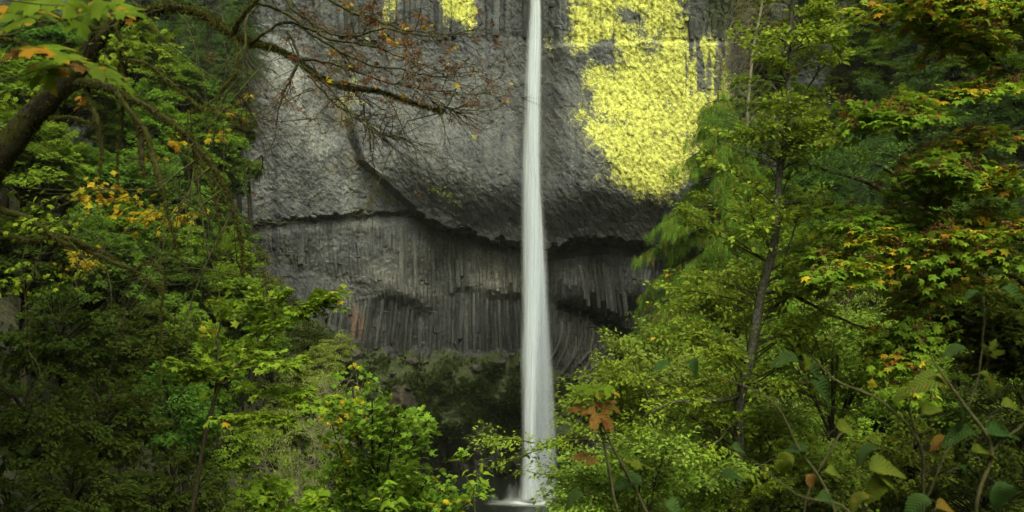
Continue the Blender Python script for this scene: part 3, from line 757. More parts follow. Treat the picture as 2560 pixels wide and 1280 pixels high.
# ------------------------------------------------------------------ foliage tools
OVATE = (np.array([(0, 0, 0), (.30, .42, .07), (0, 1, -.14), (-.30, .42, .07), (0, .5, 0)], float), [(0, 1, 4), (1, 2, 4), (2, 3, 4), (3, 0, 4)])
OVATE2 = (np.array([(0, 0, 0), (.31, .45, .06), (0, 1, -.1), (-.31, .45, .06)], float), [(0, 1, 2), (0, 2, 3)])
MAPLE10 = (np.array([(0, .33, .05), (0, 1, -.16), (.20, .64, 0), (.52, .74, -.12), (.36, .42, 0), (.47, .10, -.1), (0, .06, 0), (-.47, .10, -.1), (-.36, .42, 0), (-.52, .74, -.12), (-.20, .64, 0)], float),
           [(0, i, i % 10 + 1) for i in range(1, 11)])
MAPLE6 = (np.array([(0, 0, 0), (.34, .02, -.05), (.56, .62, -.1), (.17, .48, .03), (0, 1, -.15), (-.17, .48, .03), (-.56, .62, -.1), (-.34, .02, -.05)], float),
          [(0, i, i + 1) for i in range(1, 7)])
def _fronds(n, ang, w, ln0, ln1, seed):
    V = [(-0.012, 0, 0), (0.012, 0, 0), (0, 1, -.05)]; F = [(0, 1, 2)]
    rg = random.Random(seed)
    for i in range(n):
        t = 0.08 + 0.84 * i / n; s = 1 if i % 2 else -1
        l = (ln0 * (1 - t) + ln1 * t) * rg.uniform(.8, 1.15); a = R(ang + rg.uniform(-8, 8))
        b = len(V); dx, dy = s * math.sin(a), math.cos(a)
        V += [(0, t, 0), (s * l * math.sin(a) * .5 + dy * w, t + l * math.cos(a) * .5 - s * dx * 0, .02), (s * l * math.sin(a), t + l * math.cos(a), rg.uniform(-.08, .02))]
        F.append((b, b + 1, b + 2))
    V = np.array(V, float)
    # one island: share the stem's first vertex is not needed, the colour varies frond by frond
    return (V, F)
CEDAR = _fronds(8, 38, .05, .42, .2, 3)
NEEDLE = _fronds(12, 58, .035, .30, .2, 4)
TWIGLET = _fronds(6, 32, .012, .5, .3, 8)
def _burst(seed):
    rg = random.Random(seed); V = []; F = []
    V.append((0, 0.4, 0))
    for i in range(7):
        a = rg.uniform(0, 6.28); e = rg.uniform(-.3, 1); d = np.array([math.cos(a) * .5, .4 + .5 * e, math.sin(a) * .5]); w = np.array([rg.uniform(-.12, .12) for _ in range(3)])
        b = len(V); V += [tuple(d + w), tuple(d - w)]; F.append((0, b, b + 1))
    return (np.array(V, float), F)
SEED = _burst(2)

class Leaves:
    """leaves of one plant: gathered into one mesh, the largest few kept as single leaf objects"""
    def __init__(s): s.items = []
    def add(s, tmpl, pos, fwd, nrm, scale, mi=0):
        n = len(pos); s.items.append((tmpl, pos, fwd, nrm, np.ones(n) * scale, (np.ones(n) * mi).astype(int)))
    @staticmethod
    def frames(fwd, nrm):
        f = norm(fwd); x = norm(np.cross(f, nrm)); z = np.cross(x, f)
        return np.stack([x, f, z], -1)
    def mesh(s, name, mats, skip=None):
        Vs, Fs, Ms, b = [], [], [], 0
        for k, (t, p, f, n, sc, mi) in enumerate(s.items):
            keep = np.ones(len(p), bool) if skip is None else ~skip[k]
            if not keep.any(): continue
            Rm = s.frames(f[keep], n[keep]); tv = t[0]; tf = np.array(t[1])
            V = np.einsum('nij,kj->nki', Rm, tv) * sc[keep][:, None, None] + p[keep][:, None, :]
            m = keep.sum(); F = (tf[None] + (np.arange(m) * len(tv))[:, None, None] + b).reshape(-1, 3)
            Vs.append(V.reshape(-1, 3)); Fs.append(F); Ms.append(np.repeat(mi[keep], len(tf))); b += m * len(tv)
        return np_mesh(name, np.concatenate(Vs), np.concatenate(Fs), mats, np.concatenate(Ms))
    def build(s, root, mats, name="foliage", singles=0, leaf_name="leaf", stuff=True):
        """everything in world coordinates, under ROOT"""
        rl = np.array(root.location); skip = None
        if singles:
            skip = [np.zeros(len(it[1]), bool) for it in s.items]
            ap = []
            for k, (t, p, f, n, sc, mi) in enumerate(s.items):
                if t is SEED: continue
                u = 1280 + p[:, 0] / (K * p[:, 1]); v = 640 - p[:, 2] / (K * p[:, 1])
                inn = (u > 0) & (u < 2560) & (v > 0) & (v < 1280)
                ap.append(np.stack([sc / p[:, 1] * inn, np.full(len(p), k), np.arange(len(p))], -1))
            ap = np.concatenate(ap); ap = ap[np.argsort(-ap[:, 0])][:singles]
            cache = {}
            for a, k, i in ap:
                if a <= 0: continue
                k, i = int(k), int(i); t, p, f, n, sc, mi = s.items[k]; skip[k][i] = True
                key = (k, int(mi[i]))
                if key not in cache: cache[key] = np_mesh("leaf", t[0], np.array(t[1]), mats[int(mi[i])])
                o = link(leaf_name, cache[key], root)
                Rm = s.frames(f[i:i + 1], n[i:i + 1])[0] * sc[i]
                o.matrix_basis = Matrix.Translation([float(q) for q in p[i] - rl]) @ Matrix(Rm.tolist()).to_4x4()
        me = s.mesh(name, mats, skip)
        me.transform(Matrix.Translation((-root.location)))
        o = link(name, me, root)
        if stuff: o["kind"] = "stuff"
        return o

Z3 = np.array([0, 0, 1.0])
def sprays(rng, O, D, L, Kn, wid=0.55, droop=0.25, jit=0.4, thick=0.06, hang=0.3):
    """flat, slightly drooping fans of leaves; returns positions, forwards, normals (M*Kn)"""
    m = len(O); D = norm(D); L = np.ones(m) * L
    side = norm(np.cross(D, Z3 + 0.001)); up = np.cross(side, D)
    t = rng.random((m, Kn)) ** 0.75; u = (rng.random((m, Kn)) * 2 - 1) * wid * np.sin(math.pi * (0.12 + 0.8 * t))
    tl = (t * L[:, None])[..., None]; ul = (u * L[:, None])[..., None]
    p = O[:, None] + D[:, None] * tl + side[:, None] * ul - Z3 * (droop * L[:, None] * (0.6 * t ** 2 + u ** 2))[..., None] + up[:, None] * (rng.normal(0, thick, (m, Kn)) * L[:, None])[..., None]
    f = D[:, None] + side[:, None] * (u / wid * 1.2)[..., None] + rng.normal(0, jit, (m, Kn, 3)) - Z3 * hang
    n = up[:, None] + Z3 * 0.4 + rng.normal(0, jit, (m, Kn, 3))
    return p.reshape(-1, 3), norm(f).reshape(-1, 3), norm(n).reshape(-1, 3)

def crown_dirs(rng, m, low=-0.8):
    d = norm(rng.normal(0, 1, (m * 3, 3))); d = d[d[:, 2] > low][:m]
    return d

def far_crown(seed, tmpl, M_, Kn, leaf, r=(1, 1, 1), lumps=7):
    """crown prototype of radius 1 round the origin: mesh of leaves and mesh of limbs"""
    rng = np.random.default_rng(seed)
    d = crown_dirs(rng, M_)
    ld = norm(rng.normal(0, 1, (lumps, 3))); bump = np.exp(4 * (d @ ld.T - 1)).max(1)
    rad = (0.62 + 0.42 * bump) * rng.uniform(0.25, 1.0, len(d)) ** 0.5
    O = d * np.array(r) * (rad * 0.78)[:, None]
    D = norm(d * np.array([1, 1, 0.45]) + rng.normal(0, 0.22, d.shape) + np.array([0, 0, -.05]))
    p, f, n = sprays(rng, O, D, rng.uniform(0.26, 0.5, len(d)), Kn, wid=0.6, droop=0.45, jit=0.45, hang=0.35)
    lv = Leaves(); lv.add(tmpl, p, f, n, leaf * rng.uniform(0.7, 1.25, len(p)))
    tb = Tubes()
    for i in range(len(d)):
        h = O[i] * np.array([1, 1, 0]); st = np.array([0, 0, O[i, 2] - 0.5 * np.linalg.norm(h) - 0.15])
        tb.add([st, st * 0.5 + O[i] * 0.5 + np.array([0, 0, 0.05]), O[i], O[i] + D[i] * 0.3], [0.022, 0.014, 0.008, 0.002], 4)
    return lv, tb
FAR = {}
def far_proto(key, seed, tmpl, M_, Kn, leaf, mat, bark='darkbark', r=(1, 1, 1)):
    lv, tb = far_crown(seed, tmpl, M_, Kn, leaf, r)
    FAR[key] = (lv.mesh("crown", mat), tb.mesh("limbs", M[bark]))
for i in range(3):
    far_proto('maple%d' % i, 20 + i, MAPLE6, 130, 105, 0.062, M['maple_green'], r=(1, 1, .9))
for i in range(2):
    far_proto('shrub%d' % i, 30 + i, OVATE2, 90, 120, 0.055, M['pale'], bark='twig', r=(1, 1, .85))
for i in range(2):
    far_proto('under%d' % i, 40 + i, OVATE, 80, 80, 0.075, M['dark'], r=(1, 1, .8))
def conifer_proto(key, seed, mat, nb=130, kn=26):
    """narrow fir, height 2 from z=-1 to 1"""
    rng = np.random.default_rng(seed)
    z = -0.9 + 1.85 * rng.random(nb) ** 1.15; az = rng.random(nb) * 6.283
    ln = 0.50 * (1 - (z + 1) / 2) ** 0.8 + 0.04; ln *= rng.uniform(0.7, 1.1, nb)
    D = np.stack([np.cos(az), np.sin(az), 0.15 - 0.35 * (1 - (z + 1) / 2)], -1); O = np.stack([0 * z, 0 * z, z], -1)
    p, f, n = sprays(rng, O, D, ln, kn, wid=0.33, droop=0.35, jit=0.22, thick=0.03, hang=0.15)
    lv = Leaves(); lv.add(NEEDLE, p, f, n, 0.13 * rng.uniform(0.7, 1.2, len(p)))
    tb = Tubes(); tb.add([(0, 0, -1.0), (0, 0, 0), (0, 0, 1.0)], [0.03, 0.018, 0.002], 7)
    FAR[key] = (lv.mesh("crown", mat), tb.mesh("limbs", M['darkbark']))
conifer_proto('fir0', 50, M['fir']); conifer_proto('fir1', 51, M['fir'])

def px_of(x, y, z): return 1280 + x / (K * y), 640 - z / (K * y)
ROWS = []
def far_tree(kind, px, py, Y, rpx, mat=None, sq=1.0):
    ROWS.append((kind, px, py, Y, rpx, mat, sq))

# left slope, back to front
for a in [('fir', 430, 40, 88, 95), ('fir', 350, 60, 84, 100), ('fir', 520, 60, 90, 80), ('fir', 600, 10, 92, 80), ('fir', 250, 20, 80, 110), ('fir', 480, 150, 84, 70), ('fir', 565, 190, 88, 60),
          ('maple', 530, 250, 82, 60, 'maple_blue'), ('maple', 440, 210, 80, 90, 'maple_green'), ('maple', 600, 330, 84, 42, 'maple_green'), ('maple', 330, 130, 70, 120, 'maple_green'),
          ('maple', 495, 350, 72, 120, 'maple_green'), ('maple', 565, 450, 76, 62, 'maple_blue'), ('maple', 350, 330, 66, 130, 'maple_green'), ('maple', 160, 200, 62, 150, 'maple_green'),
          ('maple', 545, 590, 72, 90, 'maple_green'), ('maple', 430, 520, 64, 130, 'maple_blue'), ('maple', 250, 450, 58, 140, 'maple_blue'), ('maple', 60, 380, 52, 150, 'maple_green'),
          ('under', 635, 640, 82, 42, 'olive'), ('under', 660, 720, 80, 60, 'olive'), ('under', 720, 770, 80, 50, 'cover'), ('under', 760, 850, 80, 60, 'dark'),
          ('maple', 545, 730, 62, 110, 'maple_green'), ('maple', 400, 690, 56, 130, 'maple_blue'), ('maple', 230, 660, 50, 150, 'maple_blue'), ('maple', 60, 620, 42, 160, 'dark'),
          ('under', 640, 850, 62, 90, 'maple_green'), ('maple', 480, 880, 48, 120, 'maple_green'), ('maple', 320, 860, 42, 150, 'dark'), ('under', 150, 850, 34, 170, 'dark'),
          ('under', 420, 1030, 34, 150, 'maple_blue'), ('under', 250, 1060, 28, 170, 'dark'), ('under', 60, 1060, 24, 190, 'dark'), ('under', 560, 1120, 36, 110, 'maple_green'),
          ('under', 430, 1230, 25, 150, 'dark'), ('under', 180, 1250, 21, 180, 'dark'), ('under', 20, 1300, 18, 180, 'dark'), ('under', 640, 1260, 32, 90, 'maple_green'),
          ('shrub', 800, 915, 76, 70), ('shrub', 850, 870, 80, 50), ('shrub', 740, 980, 66, 85), ('shrub', 840, 1010, 70, 80), ('shrub', 690, 1090, 56, 95), ('shrub', 800, 1120, 58, 90), ('shrub', 740, 1220, 48, 100),
          ('under', 900, 940, 82, 50, 'cover'), ('under', 960, 1180, 60, 80, 'maple_green'), ('under', 1010, 1260, 52, 70, 'dark')]:
    far_tree(*a)
# right slope
for a in [('fir', 2300, 60, 92, 90), ('fir', 2420, 40, 84, 100), ('fir', 2530, 100, 76, 120), ('maple', 2380, 180, 82, 90, 'maple_green'), ('maple', 2260, 260, 86, 80, 'maple_blue'), ('maple', 1960, 80, 88, 50, 'olive'),
          ('maple', 2500, 300, 66, 130, 'maple_blue'), ('fir', 2330, 400, 60, 130), ('fir', 2180, 450, 64, 110), ('fir', 2470, 420, 54, 130), ('maple', 2050, 350, 84, 50, 'olive'), ('maple', 2120, 290, 88, 50, 'maple_green'),
          ('maple', 2010, 520, 76, 70, 'maple_green'), ('shrub', 2080, 590, 72, 80), ('maple', 2200, 560, 66, 100, 'maple_green'), ('maple', 2390, 560, 52, 150, 'maple_blue'), ('maple', 2540, 620, 44, 170, 'dark'),
          ('under', 2100, 700, 62, 110, 'pale'), ('shrub', 2190, 760, 54, 110), ('shrub', 2080, 820, 50, 100), ('under', 2250, 640, 56, 90, 'olive'), ('under', 2330, 800, 42, 140, 'alder'), ('under', 2500, 820, 36, 170, 'olive'),
          ('under', 1960, 760, 60, 100, 'alder'), ('under', 2030, 930, 42, 130, 'alder'), ('under', 2200, 960, 34, 150, 'alder'), ('under', 2400, 1000, 28, 180, 'maple_green'), ('under', 2560, 1060, 24, 190, 'dark'),
          ('under', 1850, 960, 46, 120, 'alder'), ('under', 1700, 1010, 50, 110, 'maple_green'), ('under', 2080, 1120, 28, 170, 'alder'), ('under', 2280, 1180, 22, 180, 'olive'), ('under', 1880, 1150, 30, 150, 'maple_green'),
          ('under', 1700, 1180, 34, 130, 'maple_green'), ('under', 1560, 1180, 42, 100, 'maple_green'), ('under', 1480, 1250, 46, 80, 'dark'), ('under', 1620, 1290, 30, 110, 'olive'), ('under', 1990, 1290, 22, 150, 'dark'), ('under', 2460, 1270, 18, 180, 'dark'),
          ('maple', 1900, 330, 86, 50, 'maple_green'), ('maple', 1850, 420, 80, 60, 'maple_green'), ('maple', 2110, 400, 82, 70, 'maple_blue'), ('maple', 2000, 240, 90, 50, 'maple_green'), ('maple', 1930, 160, 92, 45, 'olive'), ('maple', 2180, 200, 88, 55, 'maple_green'), ('maple', 1930, 470, 78, 80, 'maple_green'), ('maple', 2240, 130, 86, 60, 'maple_green'), ('maple', 2060, 470, 76, 80, 'maple_blue'), ('maple', 1930, 600, 70, 100, 'maple_green'), ('maple', 2170, 20, 92, 55, 'olive'), ('maple', 1850, 700, 66, 100, 'maple_green'), ('maple', 2040, 0, 94, 50, 'maple_green'),
          ('under', 1560, 1010, 66, 70, 'dark'), ('under', 1540, 930, 80, 40, 'dark'), ('under', 1650, 900, 70, 90, 'dark')]:
    far_tree(*a)

for a in [('under', 2140, 640, 60, 110, 'pale'), ('under', 2250, 860, 44, 130, 'pale'), ('under', 2130, 860, 46, 120, 'alder'), ('under', 2000, 660, 62, 90, 'alder'), ('under', 1960, 1050, 36, 130, 'pale'), ('under', 2180, 1060, 30, 140, 'maple_green'),
          ('maple', 2130, 110, 90, 55, 'maple_green'), ('maple', 1870, 220, 90, 45, 'maple_green'), ('maple', 2010, 410, 80, 70, 'maple_green'), ('maple', 2100, 200, 90, 40, 'olive'), ('maple', 2330, 280, 78, 80, 'maple_green'), ('maple', 2420, 60, 82, 90, 'olive'), ('maple', 2520, 180, 74, 100, 'maple_blue'), ('maple', 1880, 20, 94, 45, 'olive'),
          ('maple', 2240, 330, 80, 70, 'maple_green'), ('maple', 1900, 520, 72, 80, 'alder'), ('under', 1870, 50, 91, 50, 'olive'), ('under', 1905, 130, 91, 45, 'alder'), ('under', 1955, 200, 90, 50, 'maple_green'), ('under', 2150, 60, 88, 60, 'alder'), ('under', 2040, 50, 90, 50, 'alder'), ('under', 2200, 130, 88, 60, 'maple_green'), ('under', 2290, 190, 88, 60, 'alder'), ('under', 2030, 300, 89, 60, 'alder'), ('under', 1850, 270, 91, 30, 'olive'), ('under', 2330, 30, 88, 60, 'olive')]:
    far_tree(*a)
for a in [('maple', 620, 420, 80, 40, 'maple_green'), ('maple', 560, 300, 82, 70, 'maple_green'), ('maple', 470, 440, 70, 100, 'maple_green'), ('maple', 400, 600, 58, 110, 'maple_green'), ('maple', 300, 560, 56, 110, 'maple_green'), ('maple', 150, 420, 56, 110, 'maple_green'), ('maple', 560, 660, 66, 90, 'maple_green'),
          ('maple', 20, 200, 56, 130, 'maple_green'), ('maple', 100, 100, 62, 130, 'maple_blue'), ('under', 690, 800, 72, 60, 'maple_green'), ('under', 600, 800, 66, 80, 'maple_green'), ('under', 540, 960, 48, 100, 'maple_green'), ('fir', 590, 120, 92, 60)]:
    far_tree(*a)

KINDW = {'fir': ('fir_tree', 'fir tree', 'narrow dark green fir', 'fir trees on the gorge slopes'),
         'maple': ('maple_tree', 'tree', 'broad leafy maple', 'leafy maples on the gorge slopes'),
         'shrub': ('pale_shrub', 'shrub', 'grey-green fine-leaved shrub', 'pale shrubs on the gorge slopes'),
         'under': ('leafy_bush', 'bush', 'leafy bush', 'leafy bushes on the gorge slopes')}
TONE = {None: '', 'maple_green': 'mid green ', 'maple_blue': 'deep green ', 'dark': 'very dark green ', 'olive': 'olive green ', 'cover': 'brownish green ', 'pale': 'pale green ', 'alder': 'light green '}
def zone(px, py):
    if px < 1280:
        if py < 300: return 'on the upper left slope' if px < 620 else "at the cliff's left edge"
        if py < 520: return 'behind the hanging mossy twigs'
        if py < 760: return 'below the hanging mossy twigs' if px < 500 else "by the cliff's lower left foot"
        return 'on the dark lower left bank' if px < 620 else 'left of the mossy talus bank'
    if py < 300: return 'behind the orange-tinged maple'
    if py < 620: return 'right of the upper alder trunk' if px > 2000 else 'behind the upper alder trunk'
    if py < 900: return 'below the orange-tinged maple'
    return "right of the waterfall's base" if px < 1800 else 'behind the big near leaves'
ORD = ['first', 'second', 'third', 'fourth', 'fifth', 'sixth', 'seventh', 'eighth', 'ninth', 'tenth']
def plant_far():
    keyf = lambda r: (r[0], TONE[r[5]], zone(r[1], r[2]))
    groups = {}
    for r in sorted(ROWS, key=lambda r: r[1]): groups.setdefault(keyf(r), []).append(r)
    rng = np.random.default_rng(77)
    for r in ROWS:
        kind, px, py, Y, rpx, mat, sq = r
        g = groups[keyf(r)]; nm, cat, desc, grp = KINDW[kind]
        d = desc.split(' ', 1)[1] if kind == 'fir' else desc
        z_ = zone(px, py)
        lab = (TONE[mat] + desc).strip() + ' ' + z_
        if len(g) > 1: lab = (ORD[g.index(r)] + ' from left' if g.index(r) else 'leftmost') + ' of the ' + (TONE[mat] + desc).strip() + ('es ' if kind == 'under' else 's ') + z_
        wall = float(cliff_Y(np.array([float(px)]), np.array([float(py)]))[0]); on_cliff = Y >= 88 or wall - Y < 3
        Y = min(Y, wall - 0.55 * rpx * K * Y)
        c = P(px, py, Y); rad = rpx * K * Y
        gz = float(ground_z(c[0], c[1]))
        base = np.array([c[0], c[1], min(gz, c[2] - rad * 0.5)])
        if on_cliff: base[2] = c[2] - rad * 0.95      # rooted on a ledge of the cliff
        root = empty(nm, base); tag(root, lab, cat, grp)
        keys = [k for k in FAR if k.startswith(kind)]; cm, tm = FAR[keys[int(rng.integers(len(keys)))]]
        S = Matrix.Translation([float(v) for v in c - base]) @ Matrix.Rotation(float(rng.random() * 6.28), 4, 'Z')
        sc = (rad, rad, rad * sq)
        if kind == 'fir': sc = (rad * 1.7, rad * 1.7, rad * 2.3)
        S = S @ Matrix.Diagonal((*[float(v) for v in sc], 1))
        o = link("crown", cm, root); o.matrix_basis = S; o["kind"] = "stuff"
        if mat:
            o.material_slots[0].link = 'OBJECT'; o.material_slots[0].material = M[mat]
        o = link("limbs", tm, root); o.matrix_basis = S
        h = c[2] - base[2]
        tb = Tubes(); w = rng.normal(0, 0.04, (5, 2)) * h
        w[0] = 0; w[-1] = 0
        ts = np.linspace(-0.02, 1.0, 5)
        tr = max(0.05, 0.035 * rad + 0.012 * h) if kind != 'under' else 0.04 * rad
        if kind == 'fir': w *= 0
        tb.add([(w[i, 0] * 0.5, w[i, 1] * 0.5, h * t) for i, t in enumerate(ts)], [tr * 1.2, tr, tr * .85, tr * .7, tr * .5], 8)
        link("trunk", tb.mesh("trunk", M['darkbark']), root)
plant_far()

# ------------------------------------------------------------------ ground cover on bank and slopes
def cover():
    rng = np.random.default_rng(9)
    # mossy bank below the columns
    n = 42000
    px = rng.uniform(760, 1560, n); foot = np.interp(px, *FOOT); py = foot + 4 + (rng.random(n) ** 0.8) * (1190 - foot)
    keep = (fbm(px / 45, py / 45, 3, 120) > 0.43 + 0.22 * sstep(980, 1120, py)) & (blob(px, py, 1010, 1030, 40, 80, -8) < 0.4) & (blob(px, py, 1130, 1170, 130, 60) < 0.5)
    px, py = px[keep], py[keep]; Y = cliff_Y(px, py)
    p = np.stack([(px - 1280) * K * Y, Y - 0.1 - 0.25 * rng.random(len(px)), (640 - py) * K * Y], -1)
    f = norm(rng.normal(0, 1, p.shape) + np.array([0, -0.7, -0.4])); nn = norm(rng.normal(0, 0.5, p.shape) + np.array([0, -0.6, 0.8]))
    lv = Leaves(); lv.add(OVATE2, p, f, nn, rng.uniform(0.14, 0.42, len(p)))
    o = link("bank_ground_cover", lv.mesh("bank_ground_cover", M['cover']))
    tag(o, "dark green ferns and moss covering the bank below the basalt columns", "ground cover", kind="stuff")
    # slopes
    n = 48000
    x = rng.uniform(-62, 62, n); y = rng.uniform(3, 98, n) ; z = ground_z(x, y)
    u, v = px_of(x, y, z); keep = (u > -150) & (u < 2710) & (v > -100) & (v < 1500) & (z > POOL_Z + 0.2)
    x, y, z = x[keep], y[keep], z[keep]
    p = np.stack([x, y, z + rng.random(len(x)) * 0.5], -1)
    f = norm(rng.normal(0, 1, p.shape) + np.array([0, 0, 0.2])); nn = norm(rng.normal(0, 0.5, p.shape) + np.array([0, -0.4, 0.9]))
    lv = Leaves(); lv.add(OVATE, p, f, nn, rng.uniform(0.25, 0.7, len(p)))
    o = link("slope_ground_cover", lv.mesh("slope_ground_cover", M['cover']))
    tag(o, "low dark undergrowth covering the gorge slopes beneath the trees", "ground cover", kind="stuff")
cover()

# ------------------------------------------------------------------ near plants
def C3(ctrl):
    """control rows (px, py, Y, radius px) -> world points and radii"""
    a = np.array(ctrl, float)
    p = np.stack([(a[:, 0] - 1280) * K * a[:, 2], a[:, 2], (640 - a[:, 1]) * K * a[:, 2]], -1)
    return np.concatenate([p, (a[:, 3] * K * a[:, 2])[:, None]], 1)

def limb(ctrl, n=None, rng=None, wob=0.0):
    c = C3(ctrl); n = n or max(6, len(ctrl) * 5); q = curve_pts(c, n)
    if wob and rng is not None:
        s = np.cumsum(rng.normal(0, wob, (n, 3)), 0); s -= np.linspace(0, 1, n)[:, None] * s[-1]; q[:, :3] += s
    q[:, 3] = np.maximum(q[:, 3], 0.0008)
    return q

class Plant:
    """a plant in world coordinates: root Empty at its base, big limbs as parts, twigs joined"""
    def __init__(s, name, base, label, cat, group=None):
        s.root = empty(name, base); tag(s.root, label, cat, group); s.inv = Matrix.Translation(-s.root.location)
        s.tw = Tubes(); s.lv = Leaves()
    def part(s, name, q, mat, sides=10, rough=0.12, rng=None):
        t = Tubes(); t.add(q[:, :3], q[:, 3], sides, rough, rng or np.random.default_rng(1)); me = t.mesh(name, mat); me.transform(s.inv)
        return link(name, me, s.root)
    def twigs(s, mat, name="twigs"):
        if s.tw.n:
            me = s.tw.mesh(name, mat); me.transform(s.inv); o = link(name, me, s.root); o["kind"] = "stuff"
    def leafmesh(s, mats, singles=0, name="foliage"):
        s.lv.build(s.root, mats, name, singles)

def side_sprays(q, rng, n, L, along=(0.1, 1.0), spread=1.0, up=0.15, endbias=1.0):
    """origins and directions of sprays leaving a limb curve q"""
    t = along[0] + (along[1] - along[0]) * rng.random(n) ** endbias; i = (t * (len(q) - 1)); i0 = np.minimum(i.astype(int), len(q) - 2); f = (i - i0)[:, None]
    O = q[i0, :3] * (1 - f) + q[i0 + 1, :3] * f; T = norm(q[i0 + 1, :3] - q[i0, :3])
    side = norm(np.cross(T, Z3)); s = rng.choice([-1, 1], n)[:, None]
    D = norm(T * 0.7 + side * s * spread * rng.uniform(0.3, 1, (n, 1)) + Z3 * up + rng.normal(0, 0.25, (n, 3)))
    return O, D, L * rng.uniform(0.6, 1.2, n)

def twig_tubes(tb, O, D, L, r, droop=0.2, sides=4):
    for o, d, l in zip(O, D, L):
        tb.add([o, o + d * l * .5 - Z3 * droop * l * .15, o + d * l - Z3 * droop * l * .6], [r, r * .6, r * .15], sides)

# ---- alder with a pale mottled trunk
def alder():
    rng = np.random.default_rng(201)
    q = limb([(1818, 1500, 14.2, 15), (1835, 1280, 14.1, 14), (1846, 1130, 14.1, 13), (1855, 980, 14, 12.5), (1878, 880, 14, 12), (1902, 740, 14, 11), (1934, 600, 14, 10), (1945, 440, 14, 8.5),
              (1962, 335, 14, 8), (1970, 200, 14, 6.5), (1976, 60, 14, 5), (1985, -120, 14, 3)], 60, rng, 0.004)
    b = q[0, :3].copy(); b[2] = ground_z(b[0], b[1]); q = np.vstack([[b[0], b[1], b[2] - 0.1, 0.14], q])
    pl = Plant("alder_tree", b, "tall thin alder with mottled grey trunk and bright green leaves right of the waterfall", "tree")
    pl.part("trunk", q, M['bark'], 14, 0.08, rng)
    big = [[(1962, 336, 14, 4.5), (2020, 325, 13.9, 4), (2090, 316, 13.7, 3), (2165, 309, 13.5, 1.5)],
           [(1856, 985, 14, 7), (1810, 1000, 13.8, 6), (1745, 1003, 13.6, 5), (1680, 1008, 13.4, 3.5), (1610, 1040, 13.2, 2)],
           [(1868, 968, 14, 6), (1930, 960, 14.2, 5), (2000, 972, 14.3, 4.5), (2060, 1010, 14.3, 3.5), (2110, 1022, 14.4, 2), (2180, 1000, 14.6, 1)],
           [(1908, 730, 14, 6), (1970, 733, 14.2, 4.5), (2020, 755, 14.3, 4), (2080, 790, 14.5, 3.5), (2150, 815, 14.6, 2.5), (2260, 850, 14.7, 1)],
           [(1896, 855, 14, 5), (1950, 842, 13.8, 4), (2010, 868, 13.6, 2.5)],
           [(1950, 395, 14, 4), (2000, 330, 14.3, 3), (2040, 240, 14.5, 2)],
           [(1955, 380, 14, 3.5), (2010, 360, 13.5, 2.5), (2120, 350, 13.2, 1.2)],
           [(1965, 330, 14, 4), (2000, 250, 14.2, 3), (2040, 180, 14.3, 2), (2060, 100, 14.4, 1)],
           [(1944, 510, 14, 4), (2010, 506, 14.2, 3.5), (2065, 520, 14.4, 2)],
           [(1925, 640, 14, 4), (2000, 612, 14.2, 3), (2070, 600, 14.4, 2)],
           [(1930, 620, 14, 4), (1890, 560, 13.8, 3), (1870, 500, 13.6, 1.5)],
           [(1850, 1040, 14, 4), (1790, 1110, 13.6, 3), (1700, 1150, 13.3, 2)],
           [(1948, 700, 14, 3), (1990, 560, 14.3, 2), (2060, 480, 14.6, 1)]]
    for c in big:
        pl.part("branch", limb(c, 22, rng, 0.008), M['bark'], 7, 0.3, rng)
    O_, D_, L_ = [], [], []
    for k in range(108):
        t = rng.random() ** 0.85; i = int((0.05 + 0.93 * t) * (len(q) - 1)); o = q[i, :3]
        v = 640 - o[2] / (K * o[1]); az = rng.random() * 6.283
        ln = np.interp(v, [-100, 100, 400, 700, 900, 1200], [0.7, 1.0, 1.15, 1.6, 1.9, 2.2]) * rng.uniform(0.6, 1.15)
        ln *= 0.5 if math.sin(az) < -0.35 else 1.0
        d = norm(np.array([math.cos(az), math.sin(az) * 0.8, rng.uniform(0.1, 0.8)])); e = o + d * ln; mid = o + d * ln * .5 + Z3 * .04
        qq = np.concatenate([np.array([o, mid, e]), np.array([[0.018], [0.010], [0.003]])], 1); qc = curve_pts(qq, 8); pl.tw.add(qc[:, :3], qc[:, 3], 5)
        a, b_, c_ = side_sprays(qc, rng, 4 + int(ln * 4), 0.42, (0.25, 1.0)); O_.append(a); D_.append(b_); L_.append(c_)
    for c in big:
        qc = limb(c, 22); a, b_, c_ = side_sprays(qc, rng, 9, 0.45, (0.3, 1.0)); O_.append(a); D_.append(b_); L_.append(c_)
    O_, D_, L_ = map(np.concatenate, (O_, D_, L_)); twig_tubes(pl.tw, O_, D_, L_, 0.004)
    p, f, n = sprays(rng, O_, D_, L_, 22, wid=0.5, droop=0.2, jit=0.5)
    mi = (rng.random(len(p)) < 0.015).astype(int)
    pl.lv.add(OVATE, p, f, n, rng.uniform(0.06, 0.115, len(p)), mi)
    pl.twigs(M['twig']); pl.leafmesh([M['alder'], M['yellow']], 300)
alder()

